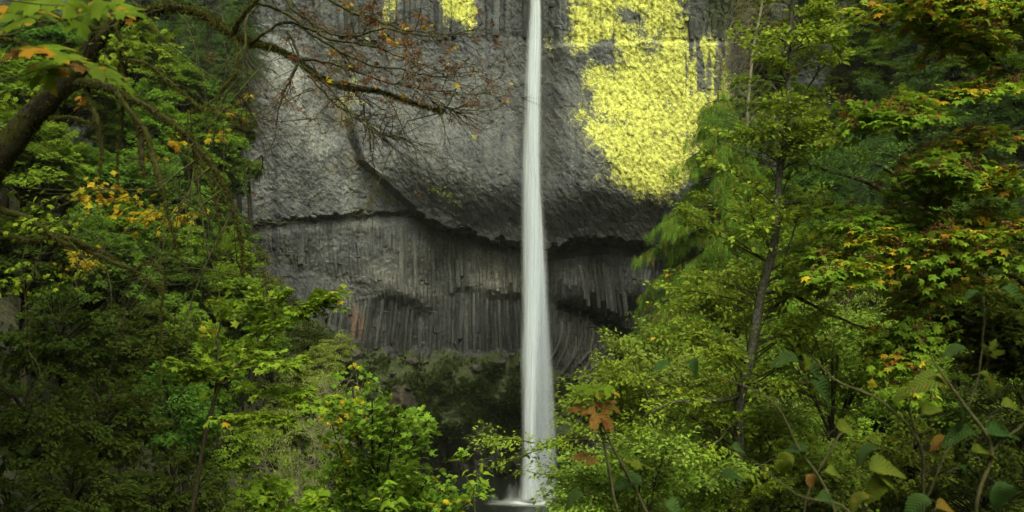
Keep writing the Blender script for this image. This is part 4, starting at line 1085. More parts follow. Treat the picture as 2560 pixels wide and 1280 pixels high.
# ---- generic near shrub of layered sprays
def layered_shrub(name, label, cat, base, boughs, mats, leaf, seed, tmpl=OVATE, nsp=26, L=0.5, Kn=30, singles=200, bark='twig', rt=0.010, alt=0.05, seeds=0, droop=0.2, endbias=0.8, jit=0.42, group=None, up=0.15, stick=0.35, clump=None):
    rng = np.random.default_rng(seed)
    b = np.array(base, float); b = np.array([b[0], b[1], min(float(ground_z(b[0], b[1])), b[2])])
    pl = Plant(name, b, label, cat, group); O_, D_, L_ = [], [], []
    for k, c in enumerate(boughs):
        q = limb(c, 6 * len(c), rng, stick * 0.02)
        pl.part("branch", q, M[bark], 8, 0.15, rng)
        a, b_, c_ = side_sprays(q, rng, nsp, L, (0.15, 1.0), endbias=endbias, up=up); O_.append(a); D_.append(b_); L_.append(c_)
    O_, D_, L_ = map(np.concatenate, (O_, D_, L_)); twig_tubes(pl.tw, O_, D_, L_, rt * 0.5)
    p, f, n = sprays(rng, O_, D_, L_, Kn, wid=0.55, droop=droop, jit=jit)
    if clump is None: mi = (rng.random(len(p)) < alt).astype(int)
    else:
        nn = fbm(p[:, 0] * clump + 9, p[:, 2] * clump + p[:, 1], 2, seed); top = len(mats) - 1 - (seeds > 0)
        mi = np.where(nn > 1 - alt, np.clip(1 + (rng.random(len(p)) ** 3.2 * top), 1, top).astype(int), (rng.random(len(p)) < 0.3).astype(int))
    pl.lv.add(tmpl, p, f, n, leaf * rng.uniform(0.65, 1.2, len(p)), mi)
    if seeds:
        e = O_ + D_ * L_[:, None] * rng.uniform(0.5, 1, (len(O_), 1)); i = rng.integers(0, len(e), seeds)
        m = 9; pp = (e[i][:, None] + rng.normal(0, 0.05, (seeds, m, 3)) + Z3 * 0.02).reshape(-1, 3)
        pl.lv.add(SEED, pp, norm(rng.normal(0, .5, pp.shape) - Z3), rng.normal(0, 1, pp.shape), 0.085 * rng.uniform(.7, 1.3, len(pp)), len(mats) - 1)
    pl.twigs(M[bark]); pl.leafmesh([M[a] for a in mats], singles)
    return pl

# leafy bough reaching across the foot of the falls, and the pale masses to its right
layered_shrub("vine_maple", "pale green leafy bough reaching across the foot of the waterfall", "shrub", P(1750, 1500, 17),
    [[(1760, 1180, 17, 5), (1640, 1120, 17, 4), (1520, 1105, 17, 3), (1400, 1108, 17, 2), (1245, 1168, 17, 1)],
     [(1700, 1200, 17.4, 4), (1560, 1150, 17.3, 3), (1420, 1120, 17.2, 2), (1300, 1100, 17, 1.2), (1232, 1098, 17, .6)],
     [(1700, 1260, 16.6, 4), (1570, 1200, 16.6, 3), (1450, 1190, 16.6, 2), (1350, 1185, 16.6, 1)],
     [(1760, 1250, 17, 5), (1660, 1215, 16.5, 3), (1540, 1230, 16.3, 2), (1450, 1245, 16.2, 1)],
     [(1760, 1150, 17, 5), (1650, 1080, 17, 3), (1540, 1060, 17, 2), (1450, 1075, 17, 1)]],
    ['pale', 'lime'], 0.10, 301, nsp=24, L=0.62, Kn=20, singles=220, alt=0.45, clump=1.2)
for i, (lab, cx, cy, Y, s, mats, leaf, nb) in enumerate([
        ("bright green layered shrub below the cedar, nearest the cliff alcove", 1660, 960, 26, 150, ['alder', 'pale'], .14, 9),
        ("leafy green shrub left of the alder trunk at mid height", 1830, 760, 28, 95, ['alder', 'pale'], .14, 7),
        ("olive green shrub low between the alder trunk and the pool", 1650, 1020, 20, 170, ['alder', 'pale'], .12, 9),
        ("light green bush at the bottom edge below the leafy bough", 1600, 1250, 13, 190, ['pale', 'alder'], .085, 8),
        ("light green bush crossing the lower alder trunk", 1880, 1180, 16, 200, ['alder', 'pale'], .10, 9),
        ("soft green bush right of the alder trunk below the long bare branch", 2080, 900, 19, 180, ['pale', 'alder'], .11, 8),
        ("yellow-green bush just right of the upper alder trunk", 2110, 640, 24, 130, ['pale', 'lime'], .13, 6)]):
    rng = np.random.default_rng(400 + i); bo = []
    for k in range(nb):
        a = -0.5 + 3.9 * (k + rng.random()) / nb; ex, ey = cx + s * 1.05 * math.cos(a), cy - s * 0.8 * math.sin(a) * rng.uniform(.6, 1.1)
        bo.append([(cx, cy + s * 1.1, Y, 4), ((cx + ex) / 2, (cy + ey) / 2 + 20, Y + rng.uniform(-.5, .5), 2.5), (ex, ey, Y + rng.uniform(-1.2, 1.2), 1)])
    layered_shrub("leafy_shrub", lab, "shrub", P(cx, cy + s * 2, Y), bo, mats, leaf, 420 + i, nsp=44, L=s * K * Y * 0.55, Kn=30, singles=60, alt=0.4, clump=1.0, group="leafy shrubs on the right bank")

# ---- right maple, dense, turning orange with brown seed clusters
B = [[(2640, 235, 13, 9), (2530, 190, 12.8, 7), (2440, 110, 12.5, 5), (2330, 70, 12.3, 3), (2230, 25, 12, 1.5)],
     [(2640, 212, 13, 9), (2470, 215, 12.6, 6), (2360, 235, 12.4, 5), (2280, 285, 12.2, 3), (2180, 295, 12, 1.5)],
     [(2640, 300, 13.3, 8), (2520, 330, 13.2, 5), (2420, 360, 13.1, 3), (2330, 395, 13, 1.5)],
     [(2640, 410, 13, 9), (2480, 430, 13, 6), (2360, 480, 13, 4), (2200, 530, 12.8, 2), (2130, 545, 12.6, 1)],
     [(2640, 575, 13, 9), (2470, 566, 12.8, 7), (2330, 562, 12.6, 5), (2200, 590, 12.4, 3), (2060, 665, 12.2, 1.5)],
     [(2640, 610, 13, 8), (2500, 590, 12, 6), (2380, 600, 12, 4), (2260, 660, 12, 2), (2120, 690, 12, 1)],
     [(2600, 60, 13, 6), (2500, 20, 12.5, 4), (2400, 10, 12.4, 3), (2280, -30, 12.2, 1.5)],
     [(2640, 140, 13, 6), (2560, 60, 12.8, 5), (2530, -60, 12.6, 4)],
     [(2620, 760, 13, 7), (2520, 690, 12.8, 5), (2400, 660, 12.6, 3), (2290, 800, 12.3, 2), (2240, 900, 12.2, 1)],
     [(2640, 500, 12.4, 6), (2540, 470, 12.2, 4), (2430, 455, 12, 3), (2330, 440, 12, 1.5)]]
layered_shrub("bigleaf_maple", "large maple at the right edge with orange-brown seed clusters among green leaves", "tree", P(2700, 1500, 13), B,
    ['maple_green', 'lime', 'yellow', 'orange', 'seed'], 0.135, 501, tmpl=MAPLE10, nsp=40, L=0.6, Kn=26, singles=300, bark='darkbark', alt=0.5, seeds=620, clump=1.1, droop=0.3, rt=0.012)
# dark maple behind it
bo = []
rng = np.random.default_rng(7)
for k in range(10):
    ex, ey = 2260 + 30 * k + rng.uniform(-60, 60), 640 + 60 * (k % 5) + rng.uniform(-40, 40)
    bo.append([(2660, 980, 16, 9), ((2660 + ex) / 2, (980 + ey) / 2 - 30, 16 + rng.uniform(-1, 1), 6), (ex, ey, 16 + rng.uniform(-1, 1), 2)])
layered_shrub("bigleaf_maple", "shaded dark green maple below the orange-tinged maple at the right edge", "tree", P(2700, 1500, 16), bo, ['dark', 'olive', 'yellow'], 0.19, 502, tmpl=MAPLE10, nsp=20, L=1.0, Kn=26, singles=100, bark='darkbark', alt=0.35, clump=.8)

# ---- fir boughs crossing behind the alder
layered_shrub("fir_bough_tree", "dark fir bough with blue-green needles crossing behind the alder trunk", "fir tree", P(2330, 1500, 19),
    [[(2330, 560, 19, 9), (2200, 470, 18.5, 7), (2090, 430, 18, 5), (2000, 395, 17.6, 4), (1920, 365, 17.3, 2), (1850, 300, 17, 1)],
     [(2330, 560, 19, 7), (2230, 430, 18.6, 5), (2150, 400, 18.4, 3), (2060, 395, 18.3, 2)],
     [(2330, 640, 19, 7), (2200, 560, 18.6, 5), (2060, 540, 18.4, 3), (1960, 520, 18, 1)],
     [(2330, 460, 19.5, 7), (2280, 400, 19.6, 5), (2200, 370, 19.8, 3)]],
    ['fir', 'cedar', 'fir'], 0.26, 520, tmpl=NEEDLE, nsp=34, L=0.8, Kn=16, singles=0, bark='darkbark', alt=0.1, droop=0.25, jit=0.25)

# ---- western red cedar with hanging sprays
def cedar():
    rng = np.random.default_rng(601); Y = 46
    top = P(1795, 215, Y); b = np.array([top[0], Y, float(ground_z(top[0], Y))])
    pl = Plant("cedar_tree", b, "tall drooping cedar with feathery sprays and rusty tips beside the yellow lichen", "tree")
    H = top[2] - b[2]; pl.part("trunk", np.array([[b[0], b[1], b[2] - .2, .45], [b[0], b[1], b[2] + H * .5, .28], [top[0], top[1], top[2], .02]]), M['darkbark'], 10)
    O_, D_, L_ = [], [], []
    for k in range(430):
        z = top[2] - H * 0.92 * rng.random() ** 0.9 - 0.1; dz = top[2] - z
        ln = np.interp(dz, [0, 1.5, 5, 9, 14, 22], [0.3, 1.3, 3.1, 4.6, 5.6, 5.8]) * rng.uniform(.55, 1.12); az = rng.random() * 6.283
        d = np.array([math.cos(az), math.sin(az), 0.0]); o = np.array([b[0], b[1], z]); s = np.linspace(0, 1, 7)[:, None]
        pts = o + d * ln * s + Z3 * (0.15 * ln * s - 0.62 * ln * s ** 2 + 0.10 * ln * s ** 3)
        pl.tw.add(pts, 0.035 * (1 - s[:, 0]) + 0.006, 4)
        m = int(12 + ln * 13); t = 0.2 + 0.8 * rng.random(m); i = t * 6; i0 = np.minimum(i.astype(int), 5); f = (i - i0)[:, None]
        O = pts[i0] * (1 - f) + pts[i0 + 1] * f; sd = np.cross(d, Z3) * rng.choice([-1, 1], m)[:, None]
        O_.append(O); D_.append(norm(d * 0.35 + sd * rng.uniform(.1, .9, (m, 1)) - Z3 * rng.uniform(.5, 1.4, (m, 1)))); L_.append(np.full(m, .5) * rng.uniform(.6, 1.2, m))
    O_, D_, L_ = map(np.concatenate, (O_, D_, L_))
    n_ = norm(np.cross(D_, Z3) + rng.normal(0, .4, D_.shape)); side = norm(np.cross(D_, n_))
    pl.lv.add(CEDAR, O_, D_, norm(rng.normal(0, .6, D_.shape) + np.array([0, -1, .5])), L_ * 1.15, (rng.random(len(O_)) < .07) * 1)
    for _ in range(2):
        pl.lv.add(CEDAR, O_ + D_ * 0.25 + rng.normal(0, .1, D_.shape), norm(D_ * .4 - Z3 + rng.normal(0, .22, D_.shape)), norm(rng.normal(0, .7, D_.shape) + np.array([0, -1, .4])), L_ * 1.2, (rng.random(len(O_)) < .13) * 1)
    pl.twigs(M['darkbark'], "boughs"); pl.leafmesh([M['cedar'], M['cedar_brown']])
cedar()

# ---- lime green vine maple, lower left centre
layered_shrub("vine_maple", "bright lime green vine maple with thin slanting stem left of the mossy bank", "shrub", P(505, 1500, 12.5),
    [[(470, 1360, 12.6, 6), (515, 1090, 12.5, 5), (562, 955, 12.5, 4), (650, 862, 12.5, 3), (735, 795, 12.5, 2), (815, 755, 12.4, 1)],
     [(528, 1050, 12.5, 4), (545, 930, 12.6, 3), (545, 830, 12.7, 2), (560, 790, 12.7, 1)],
     [(565, 980, 12.5, 3), (640, 965, 12.3, 2.5), (720, 990, 12, 2), (795, 1005, 11.8, 1)],
     [(640, 870, 12.5, 2.5), (665, 800, 12.6, 2), (678, 745, 12.6, 1)],
     [(530, 1045, 12.5, 3), (620, 1040, 12, 2), (700, 1050, 11.8, 1)],
     [(560, 960, 12.5, 3), (500, 940, 12.2, 2), (470, 930, 12, 1)],
     [(600, 910, 12.5, 3), (640, 900, 12, 2), (720, 905, 11.8, 1)],
     [(735, 795, 12.5, 2), (780, 770, 12.4, 1.5), (825, 765, 12.3, 1)]],
    ['lime', 'alder', 'yellow'], 0.115, 701, tmpl=MAPLE10, nsp=17, L=0.42, Kn=15, singles=300, alt=0.25, clump=2.0, rt=0.008, droop=0.15, jit=0.33)
# ---- round-leaved maple, bottom centre
bo = []
rng = np.random.default_rng(72)
for (ex, ey) in [(880, 960), (930, 1000), (960, 985), (830, 1060), (900, 1080), (990, 1060), (1045, 1080), (1095, 1160), (1060, 1200), (960, 1150), (850, 1150), (1000, 1240), (900, 1230), (1120, 1230), (1185, 1250), (820, 1240), (900, 1010)]:
    bo.append([(930, 1420, 22, 5), ((930 + ex) / 2, (1400 + ey) / 2, 22, 4), (ex, ey, 22 + rng.uniform(-1.2, 1.2), 1.5)])
layered_shrub("bigleaf_maple", "light green young maple with yellowing top at bottom centre beside the dark pool", "tree", P(930, 1500, 22), bo, ['alder', 'maple_green', 'yellow'], 0.17, 720, tmpl=MAPLE10, nsp=15, L=0.95, Kn=24, singles=300, alt=0.42, clump=.7, bark='darkbark')
layered_shrub("leafy_shrub", "small yellow-green leaf clump at the bottom edge left of the young maple", "shrub", P(690, 1500, 12),
    [[(700, 1400, 12, 4), (690, 1290, 12, 3), (640, 1250, 12, 1)], [(700, 1400, 12, 4), (740, 1280, 12, 2), (770, 1262, 12, 1)], [(700, 1400, 12, 3), (700, 1260, 12, 2), (690, 1235, 12, 1)]],
    ['lime', 'alder'], 0.11, 730, tmpl=MAPLE10, nsp=14, L=0.35, Kn=14, singles=80, alt=0.3)

# ---- willow-like dead brush, pale twigs
def bare_brush(name, label, cat, base, tips, mat, seed, r0=0.02, sub=9, L=1.0, down=0.0, group=None):
    rng = np.random.default_rng(seed); pl = Plant(name, base, label, cat, group)
    b = np.array(base, float)
    for e in tips:
        e = np.array(e); mid = (b + e) / 2 + rng.normal(0, .1, 3) * L; c = np.concatenate([np.array([b, mid, e]), [[r0], [r0 * .6], [r0 * .2]]], 1); q = curve_pts(c, 10)
        pl.tw.add(q[:, :3], q[:, 3], 5)
        for j in range(sub):
            i = rng.integers(3, 9); d = norm(q[i + 1, :3] - q[i, :3] + rng.normal(0, .55, 3) - Z3 * down); l = L * rng.uniform(.3, 1)
            pp = np.array([q[i, :3], q[i, :3] + d * l * .5, q[i, :3] + d * l - Z3 * down * l * .5 + rng.normal(0, .06, 3) * L]); pl.tw.add(pp, [r0 * .35, r0 * .25, r0 * .08], 4)
            for _ in range(3):
                s = pp[1] + (pp[2] - pp[1]) * rng.random(); dd = norm(d + rng.normal(0, .6, 3) - Z3 * down); pl.tw.add([s, s + dd * l * .35], [r0 * .16, r0 * .06], 3)
    pl.twigs(M[mat], "bare_twigs")
rng = np.random.default_rng(81)
for (x, y, Y, s, lab) in [(830, 1020, 46, 85, "leafless pale twiggy brush left of the reddish rock on the bank"), (740, 1180, 38, 110, "leafless grey brush right of the lime green vine maple"), (1900, 560, 50, 0, "")]:
    if not s: continue
    b = P(x, y + s * 1.6, Y); tips = [P(x + rng.uniform(-s, s), y + rng.uniform(-s * 1.1, s * .6), Y + rng.uniform(-1.5, 1.5)) for _ in range(16)]
    bare_brush("bare_brush", lab, "shrub", b, tips, 'deadtwig', int(x), 0.03, 9, 1.6, group="bare twiggy brush on the left bank")
tips = [P(1905 - 70 * rng.random(), 30 + 260 * rng.random(), 62 + rng.uniform(-1, 1)) for _ in range(34)]
pl = Plant("dead_tree", P(1868, 330, 62), "bare dead tree with pale trunk and hanging grey twigs right of the yellow lichen", "tree")
q = limb([(1868, 330, 62, 5), (1872, 230, 62, 4.5), (1885, 110, 62, 4), (1903, 20, 62, 3), (1915, -80, 62, 2)], 20); pl.part("trunk", q, M['deadtwig'])
rng = np.random.default_rng(83)
for k in range(110):
    i = rng.integers(1, 18); o = q[i, :3]; s = rng.choice([-1, -1, -1, 1]); l = rng.uniform(.8, 2.8)
    pts = [o, o + np.array([s * l * .4, rng.normal(0, .4), .35 * l]), o + np.array([s * l * .8, rng.normal(0, .6), .1 * l]), o + np.array([s * l, rng.normal(0, .7), -.7 * l])]
    qq = curve_pts(np.concatenate([np.array(pts), [[.03], [.022], [.015], [.006]]], 1), 8); pl.tw.add(qq[:, :3], qq[:, 3], 4)
    for _ in range(5):
        j = rng.integers(2, 7); a = qq[j, :3]; pl.tw.add([a, a + rng.normal(0, .2, 3) - Z3 * .3, a + rng.normal(0, .3, 3) - Z3 * .9], [.010, .008, .003], 3)
pl.twigs(M['deadtwig'], "bare_twigs")

# ---- the mossy maple arching over from the left
def fuzz(q, rng, dens, ln, hang=0.5):
    """short moss tufts all along a limb"""
    seg = np.linalg.norm(np.diff(q[:, :3], axis=0), axis=1); n = int(seg.sum() * dens)
    i = rng.choice(len(seg), n, p=seg / seg.sum()); f = rng.random((n, 1)); c = q[i, :3] * (1 - f) + q[i + 1, :3] * f; r = q[i, 3] * (1 - f[:, 0]) + q[i + 1, 3] * f[:, 0]
    T = norm(q[i + 1, :3] - q[i, :3]); d = rng.normal(0, 1, (n, 3)); d = norm(d - T * (d * T).sum(1, keepdims=True))
    return c + d * (r * .9)[:, None], norm(d + rng.normal(0, .4, d.shape) - Z3 * hang), norm(rng.normal(0, 1, d.shape)), ln * rng.uniform(.4, 1.3, n)
def mossy_maple():
    rng = np.random.default_rng(901)
    base = P(-260, 1500, 9.5); base[2] = min(base[2], float(ground_z(base[0], base[1])))
    pl = Plant("mossy_maple", base, "old maple arching in from the left edge, limbs thick with green moss and hanging tufts", "tree")
    main = [(-420, 1500, 9.2, 60), (-230, 800, 8.6, 48), (-60, 480, 8.2, 38), (0, 395, 8.1, 33), (70, 300, 8.05, 29), (130, 235, 8.0, 27), (205, 155, 8, 23), (250, 85, 8, 20), (300, 45, 8, 16), (360, 24, 7.95, 13), (430, 14, 7.9, 11), (500, 28, 7.9, 10),
            (560, 66, 7.8, 10), (610, 96, 7.8, 8), (680, 112, 7.7, 5), (740, 145, 7.7, 4.2), (800, 192, 7.6, 3.4), (870, 216, 7.6, 2.6), (950, 228, 7.5, 1.8), (1050, 262, 7.4, 1.2), (1110, 280, 7.4, .7)]
    droop = [(150, 235, 8, 14), (180, 212, 8, 13), (215, 206, 7.9, 12), (260, 215, 7.8, 11), (300, 232, 7.8, 9), (350, 258, 7.7, 8), (400, 290, 7.7, 8), (450, 325, 7.6, 8), (490, 368, 7.6, 7.5), (530, 415, 7.5, 6), (560, 470, 7.5, 5), (580, 530, 7.5, 3.5), (600, 600, 7.5, 2), (608, 690, 7.5, 1)]
    subs = [[(212, 210, 7.9, 7), (222, 250, 7.9, 6), (238, 300, 7.8, 6), (246, 350, 7.8, 4), (252, 400, 7.8, 3), (248, 440, 7.8, 1.5)],
            [(285, 228, 7.8, 8), (315, 262, 7.8, 6), (340, 300, 7.7, 7), (350, 345, 7.7, 8), (355, 400, 7.7, 6), (360, 446, 7.7, 2)],
            [(295, 232, 7.8, 8), (335, 285, 7.7, 6), (365, 330, 7.7, 8), (382, 385, 7.7, 7), (402, 440, 7.6, 8), (415, 490, 7.6, 5), (428, 560, 7.6, 2.5), (450, 640, 7.6, 1)],
            [(485, 360, 7.6, 5), (488, 400, 7.6, 3.5), (492, 440, 7.5, 2.5), (500, 480, 7.5, 1.5), (520, 540, 7.5, 1)],
            [(490, 370, 7.6, 4), (520, 430, 7.5, 3), (538, 500, 7.5, 2), (550, 600, 7.5, 1)],
            [(125, 293, 8, 4), (170, 292, 7.9, 3.5), (220, 304, 7.9, 3), (268, 316, 7.8, 1.5)],
            [(300, 45, 8, 5), (290, 75, 7.9, 5), (300, 110, 7.9, 4), (305, 180, 7.9, 3), (308, 240, 7.9, 2), (306, 320, 7.9, 2), (295, 380, 7.9, 1.5), (296, 500, 7.9, 1)],
            [(300, 150, 7.9, 3), (350, 150, 7.8, 4), (390, 170, 7.7, 4), (430, 205, 7.6, 2.5), (500, 260, 7.5, 1.5), (600, 310, 7.4, .8)],
            [(585, 88, 7.8, 4), (590, 130, 7.7, 3), (588, 170, 7.7, 3.5), (560, 215, 7.6, 4), (520, 260, 7.6, 2), (470, 280, 7.5, 1)],
            [(585, 84, 7.8, 6), (600, 50, 7.7, 5), (640, 5, 7.6, 4), (690, -50, 7.5, 3)],
            [(240, 72, 8, 5), (200, 55, 7.6, 4.5), (150, 42, 7.2, 4), (90, 60, 6.9, 4), (30, 40, 6.6, 3), (-60, 20, 6.5, 3)],
            [(175, 150, 8, 6), (110, 130, 7.6, 5), (50, 105, 7.3, 4.5), (-40, 90, 7, 4)],
            [(-60, 430, 8.4, 12), (0, 520, 8.3, 9), (60, 540, 8.2, 8), (100, 560, 8.2, 7), (150, 600, 8.1, 6), (200, 612, 8.1, 6), (260, 640, 8, 6), (310, 668, 8, 6), (340, 678, 8, 3), (390, 715, 8, 2), (410, 742, 8, 1)],
            [(-60, 560, 8.4, 10), (20, 585, 8.3, 6), (90, 600, 8.2, 5), (160, 590, 8.1, 4), (240, 620, 8, 3), (300, 655, 8, 2)],
            [(340, 672, 8, 3), (365, 652, 8, 3), (400, 668, 7.9, 2), (412, 700, 7.9, 1.5), (402, 780, 7.9, 1), (400, 950, 7.9, .8)]]
    # the upper fan of thin twiggy branches over the grey rock
    fan = [[(600, -40, 7.8, 6), (640, 10, 7.7, 5), (700, 30, 7.6, 4.5), (760, 70, 7.5, 4), (830, 98, 7.4, 3), (900, 120, 7.3, 2.5), (980, 140, 7.2, 1.5), (1090, 175, 7.1, .8)],
           [(680, -40, 7.8, 5), (740, 20, 7.6, 4), (800, 60, 7.5, 3), (880, 80, 7.4, 2.5), (960, 60, 7.3, 2), (1100, 82, 7.2, 1), (1195, 70, 7.2, .6)],
           [(760, -40, 7.9, 4), (850, 20, 7.7, 3.5), (930, 40, 7.6, 3), (1000, 65, 7.5, 2), (1080, 82, 7.4, 1), (1140, 86, 7.4, .6)],
           [(620, 110, 7.8, 4), (720, 60, 7.6, 3), (800, 110, 7.5, 3), (900, 160, 7.4, 2.5), (1000, 180, 7.2, 1.5), (1100, 195, 7.2, 1), (1190, 180, 7.2, .6)],
           [(745, 148, 7.7, 4), (830, 150, 7.5, 3), (920, 180, 7.4, 2), (1040, 220, 7.3, 1.2), (1160, 235, 7.2, .7), (1215, 225, 7.2, .5)],
           [(800, 190, 7.6, 3), (850, 250, 7.5, 2.5), (900, 290, 7.4, 2), (950, 330, 7.4, 1.2), (1010, 350, 7.4, .6)],
           [(720, 80, 7.7, 3.5), (740, 150, 7.6, 3), (725, 210, 7.6, 3), (705, 270, 7.6, 2), (690, 360, 7.6, 1.2), (610, 430, 7.6, .6)],
           [(770, 190, 7.6, 3), (830, 260, 7.5, 2), (885, 300, 7.5, 1.5), (925, 330, 7.5, 1), (930, 400, 7.5, .6), (935, 490, 7.5, .4)],
           [(870, 210, 7.6, 3), (900, 260, 7.5, 2), (925, 320, 7.5, 1.2), (990, 340, 7.4, .6)],
           [(640, 20, 7.7, 3), (620, 80, 7.6, 3), (610, 180, 7.6, 2), (620, 230, 7.6, 1.2), (632, 300, 7.6, .8)],
           [(1040, 220, 7.3, 1.2), (1090, 250, 7.2, 1), (1150, 285, 7.2, .6)]]
    q = limb(main, 90, rng, 0.002); pl.part("trunk", q, M['mossbark'], 16, 0.10, rng)
    FZ = [(q, 4200, 0.034, .3)]
    q = limb(droop, 60, rng, 0.002); pl.part("limb", q, M['mossbark'], 12, 0.14, rng); FZ.append((q, 3000, 0.030, .7))
    for c in subs:
        q = limb(c, 7 * len(c), rng, 0.003); pl.part("branch", q, M['mossbark'], 9, 0.2, rng); FZ.append((q, 1900, 0.026, .9))
    tips = []
    for c in fan:
        q = limb(c, 8 * len(c), rng, 0.006); pl.part("branch", q, M['mossbark'] if c[0][3] >= 4 else M['twig'], 7, 0.2, rng); FZ.append((q, 350, 0.009, .4))
        O, D, L_ = side_sprays(q, rng, 26, 0.42, (0.15, 1.0), up=-0.05)
        for o, d, l in zip(O, D, L_):
            pts = [o]; dd = d * np.array([1, .7, .8])
            for _ in range(4): dd = norm(dd + rng.normal(0, .22, 3)); pts.append(pts[-1] + dd * l * .3)
            pl.tw.add(pts, [.0045, .0035, .0026, .0018, .001], 4); tips.append(pts[-1])
            for _ in range(3):
                j = rng.integers(1, 4); e = norm(dd + rng.normal(0, .6, 3)); a = pts[j]; e2 = a + e * l * rng.uniform(.25, .6); pl.tw.add([a, (a + e2) / 2 + rng.normal(0, .01, 3), e2], [.0024, .0017, .0008], 3); tips.append(e2)
    # fine bare twigs hanging in the left part
    for k in range(70):
        src = [droop, subs[12], subs[8], subs[3], main][rng.integers(5)]; c = C3(src); i = rng.integers(len(c) // 3, len(c)); o = c[i, :3]; pts = [o]; d = norm(rng.normal(0, .8, 3) - Z3 * .5); l = rng.uniform(.12, .4)
        for _ in range(5): d = norm(d + rng.normal(0, .25, 3) - Z3 * .15); pts.append(pts[-1] + d * l)
        pl.tw.add(pts, np.linspace(.006, .0012, 6), 4)
        for _ in range(4):
            j = rng.integers(1, 5); e = norm(d + rng.normal(0, .6, 3)); pl.tw.add([pts[j], pts[j] + e * l * .8, pts[j] + e * l * 1.4 - Z3 * .05], [.003, .002, .0008], 3)
    for q, dn, ln, hg in FZ:
        p, f, n, s = fuzz(q, rng, dn, ln, hg); pl.lv.add(TWIGLET2, p, f, n, s, 0)
    tips = np.array(tips); u, v = px_of(tips[:, 0], tips[:, 1], tips[:, 2])
    # dry seed clusters on the outer twigs
    w = np.where((u > 700) & (v > -20) & (v < 260), 1.0, 0.12); i = rng.choice(len(tips), 300, p=w / w.sum())
    pp = (tips[i][:, None] + rng.normal(0, .022, (300, 5, 3)) - Z3 * .015).reshape(-1, 3)
    pl.lv.add(SEED, pp, norm(rng.normal(0, .6, pp.shape) - Z3), rng.normal(0, 1, pp.shape), .046 * rng.uniform(.6, 1.3, len(pp)), 1)
    i = rng.choice(len(tips), 45, p=w / w.sum()); cl = [P(x, y, 7.4) for x, y in [(945, 75), (955, 70), (1000, 95), (985, 110), (1070, 75), (1010, 65), (880, 20), (860, 10), (975, 150)]]
    pp = np.concatenate([tips[i], np.repeat(np.array(cl), 5, 0) + rng.normal(0, .03, (len(cl) * 5, 3))])
    pl.lv.add(MAPLE10, pp, norm(rng.normal(0, .6, pp.shape) - Z3 * .5), norm(rng.normal(0, .6, pp.shape) + Z3 + np.array([0, -.4, 0])), .055 * rng.uniform(.5, 1.2, len(pp)), rng.integers(2, 4, len(pp)))
    # yellow leaf groups on the hanging twigs at left
    for (x, y, sp, nn, k_) in [(520, 600, 40, 0, 0), (250, 470, 60, 26, 2), (300, 500, 50, 26, 2), (340, 540, 70, 46, 2), (385, 545, 30, 26, 2), (450, 540, 40, 22, 2), (445, 360, 30, 18, 2), (380, 400, 40, 10, 2), (230, 500, 50, 20, 2),
                               (150, 560, 90, 60, 4), (100, 500, 80, 30, 4), (200, 640, 60, 30, 2), (225, 660, 30, 26, 2), (50, 560, 70, 36, 4), (615, 240, 14, 9, 2), (590, 290, 30, 8, 3), (540, 330, 40, 12, 2), (180, 690, 50, 22, 4), (60, 240, 60, 24, 4), (200, 250, 30, 8, 3), (350, 90, 90, 40, 4), (330, 120, 60, 30, 5), (290, 30, 60, 12, 3), (260, 150, 50, 30, 5), (60, 700, 90, 40, 4)]:
        if not nn: continue
        c = P(x, y, 8.2 + rng.uniform(-.5, .8)); s = sp * K * 8; pp = c + rng.normal(0, 1, (nn, 3)) * np.array([s, s, s * .45]) * .6
        pl.lv.add(MAPLE10, pp, norm(rng.normal(0, .6, pp.shape) - Z3 * .4), norm(rng.normal(0, .45, pp.shape) + Z3 + np.array([0, -.5, 0])), .062 * rng.uniform(.6, 1.3, nn), k_)
        for _ in range(4): e = c + rng.normal(0, s * .5, 3); pl.tw.add([c, (c + e) / 2 + rng.normal(0, .02, 3), e], [.003, .002, .001], 3)
    pl.twigs(M['twig']); pl.leafmesh([M['moss'], M['seed'], M['yellow'], M['orange'], M['lime'], M['alder']], 260)
    return pl
TWIGLET2 = (np.array([(-.1, 0, 0), (.1, 0, 0), (0, 1, 0)], float), [(0, 1, 2)])
mossy = mossy_maple()

# ---- large single leaves near the lens
def maple_big():
    """five-lobed toothed blade, base at origin, tip at y=1, with a shallow fold and drooping lobes"""
    out = [(0.03, 0.0), (0.16, -0.05), (0.33, -0.03), (0.40, 0.06), (0.30, 0.16), (0.47, 0.20), (0.58, 0.33), (0.70, 0.44), (0.60, 0.50), (0.62, 0.62), (0.44, 0.55), (0.30, 0.50), (0.17, 0.52), (0.22, 0.66), (0.28, 0.78), (0.15, 0.80), (0.10, 0.92), (0.0, 1.05)]
    pts = out + [(-x, y) for x, y in out[-2::-1]]
    def z(x, y): return 0.10 * abs(x) - 0.38 * (x * x + (y - .3) ** 2) + 0.04 * math.sin(9 * y + 5 * x)
    V = [(0, 0.10, z(0, .1)), (0, .35, z(0, .35))]; n = len(pts); 
    for k in (0.55, 1.0):
        for x, y in pts:
            X, Yy = x * k, 0.22 + (y - 0.22) * k; V.append((X, Yy, z(X, Yy) + (0.02 if k < 1 else 0)))
    F = []
    for i in range(n - 1):
        F.append((2 + i, 2 + n + i, 2 + n + i + 1)); F.append((2 + i, 2 + n + i + 1, 2 + i + 1)); F.append((0 if i in range(4) or i > n - 6 else 1, 2 + i, 2 + i + 1))
    return np.array(V, float), F
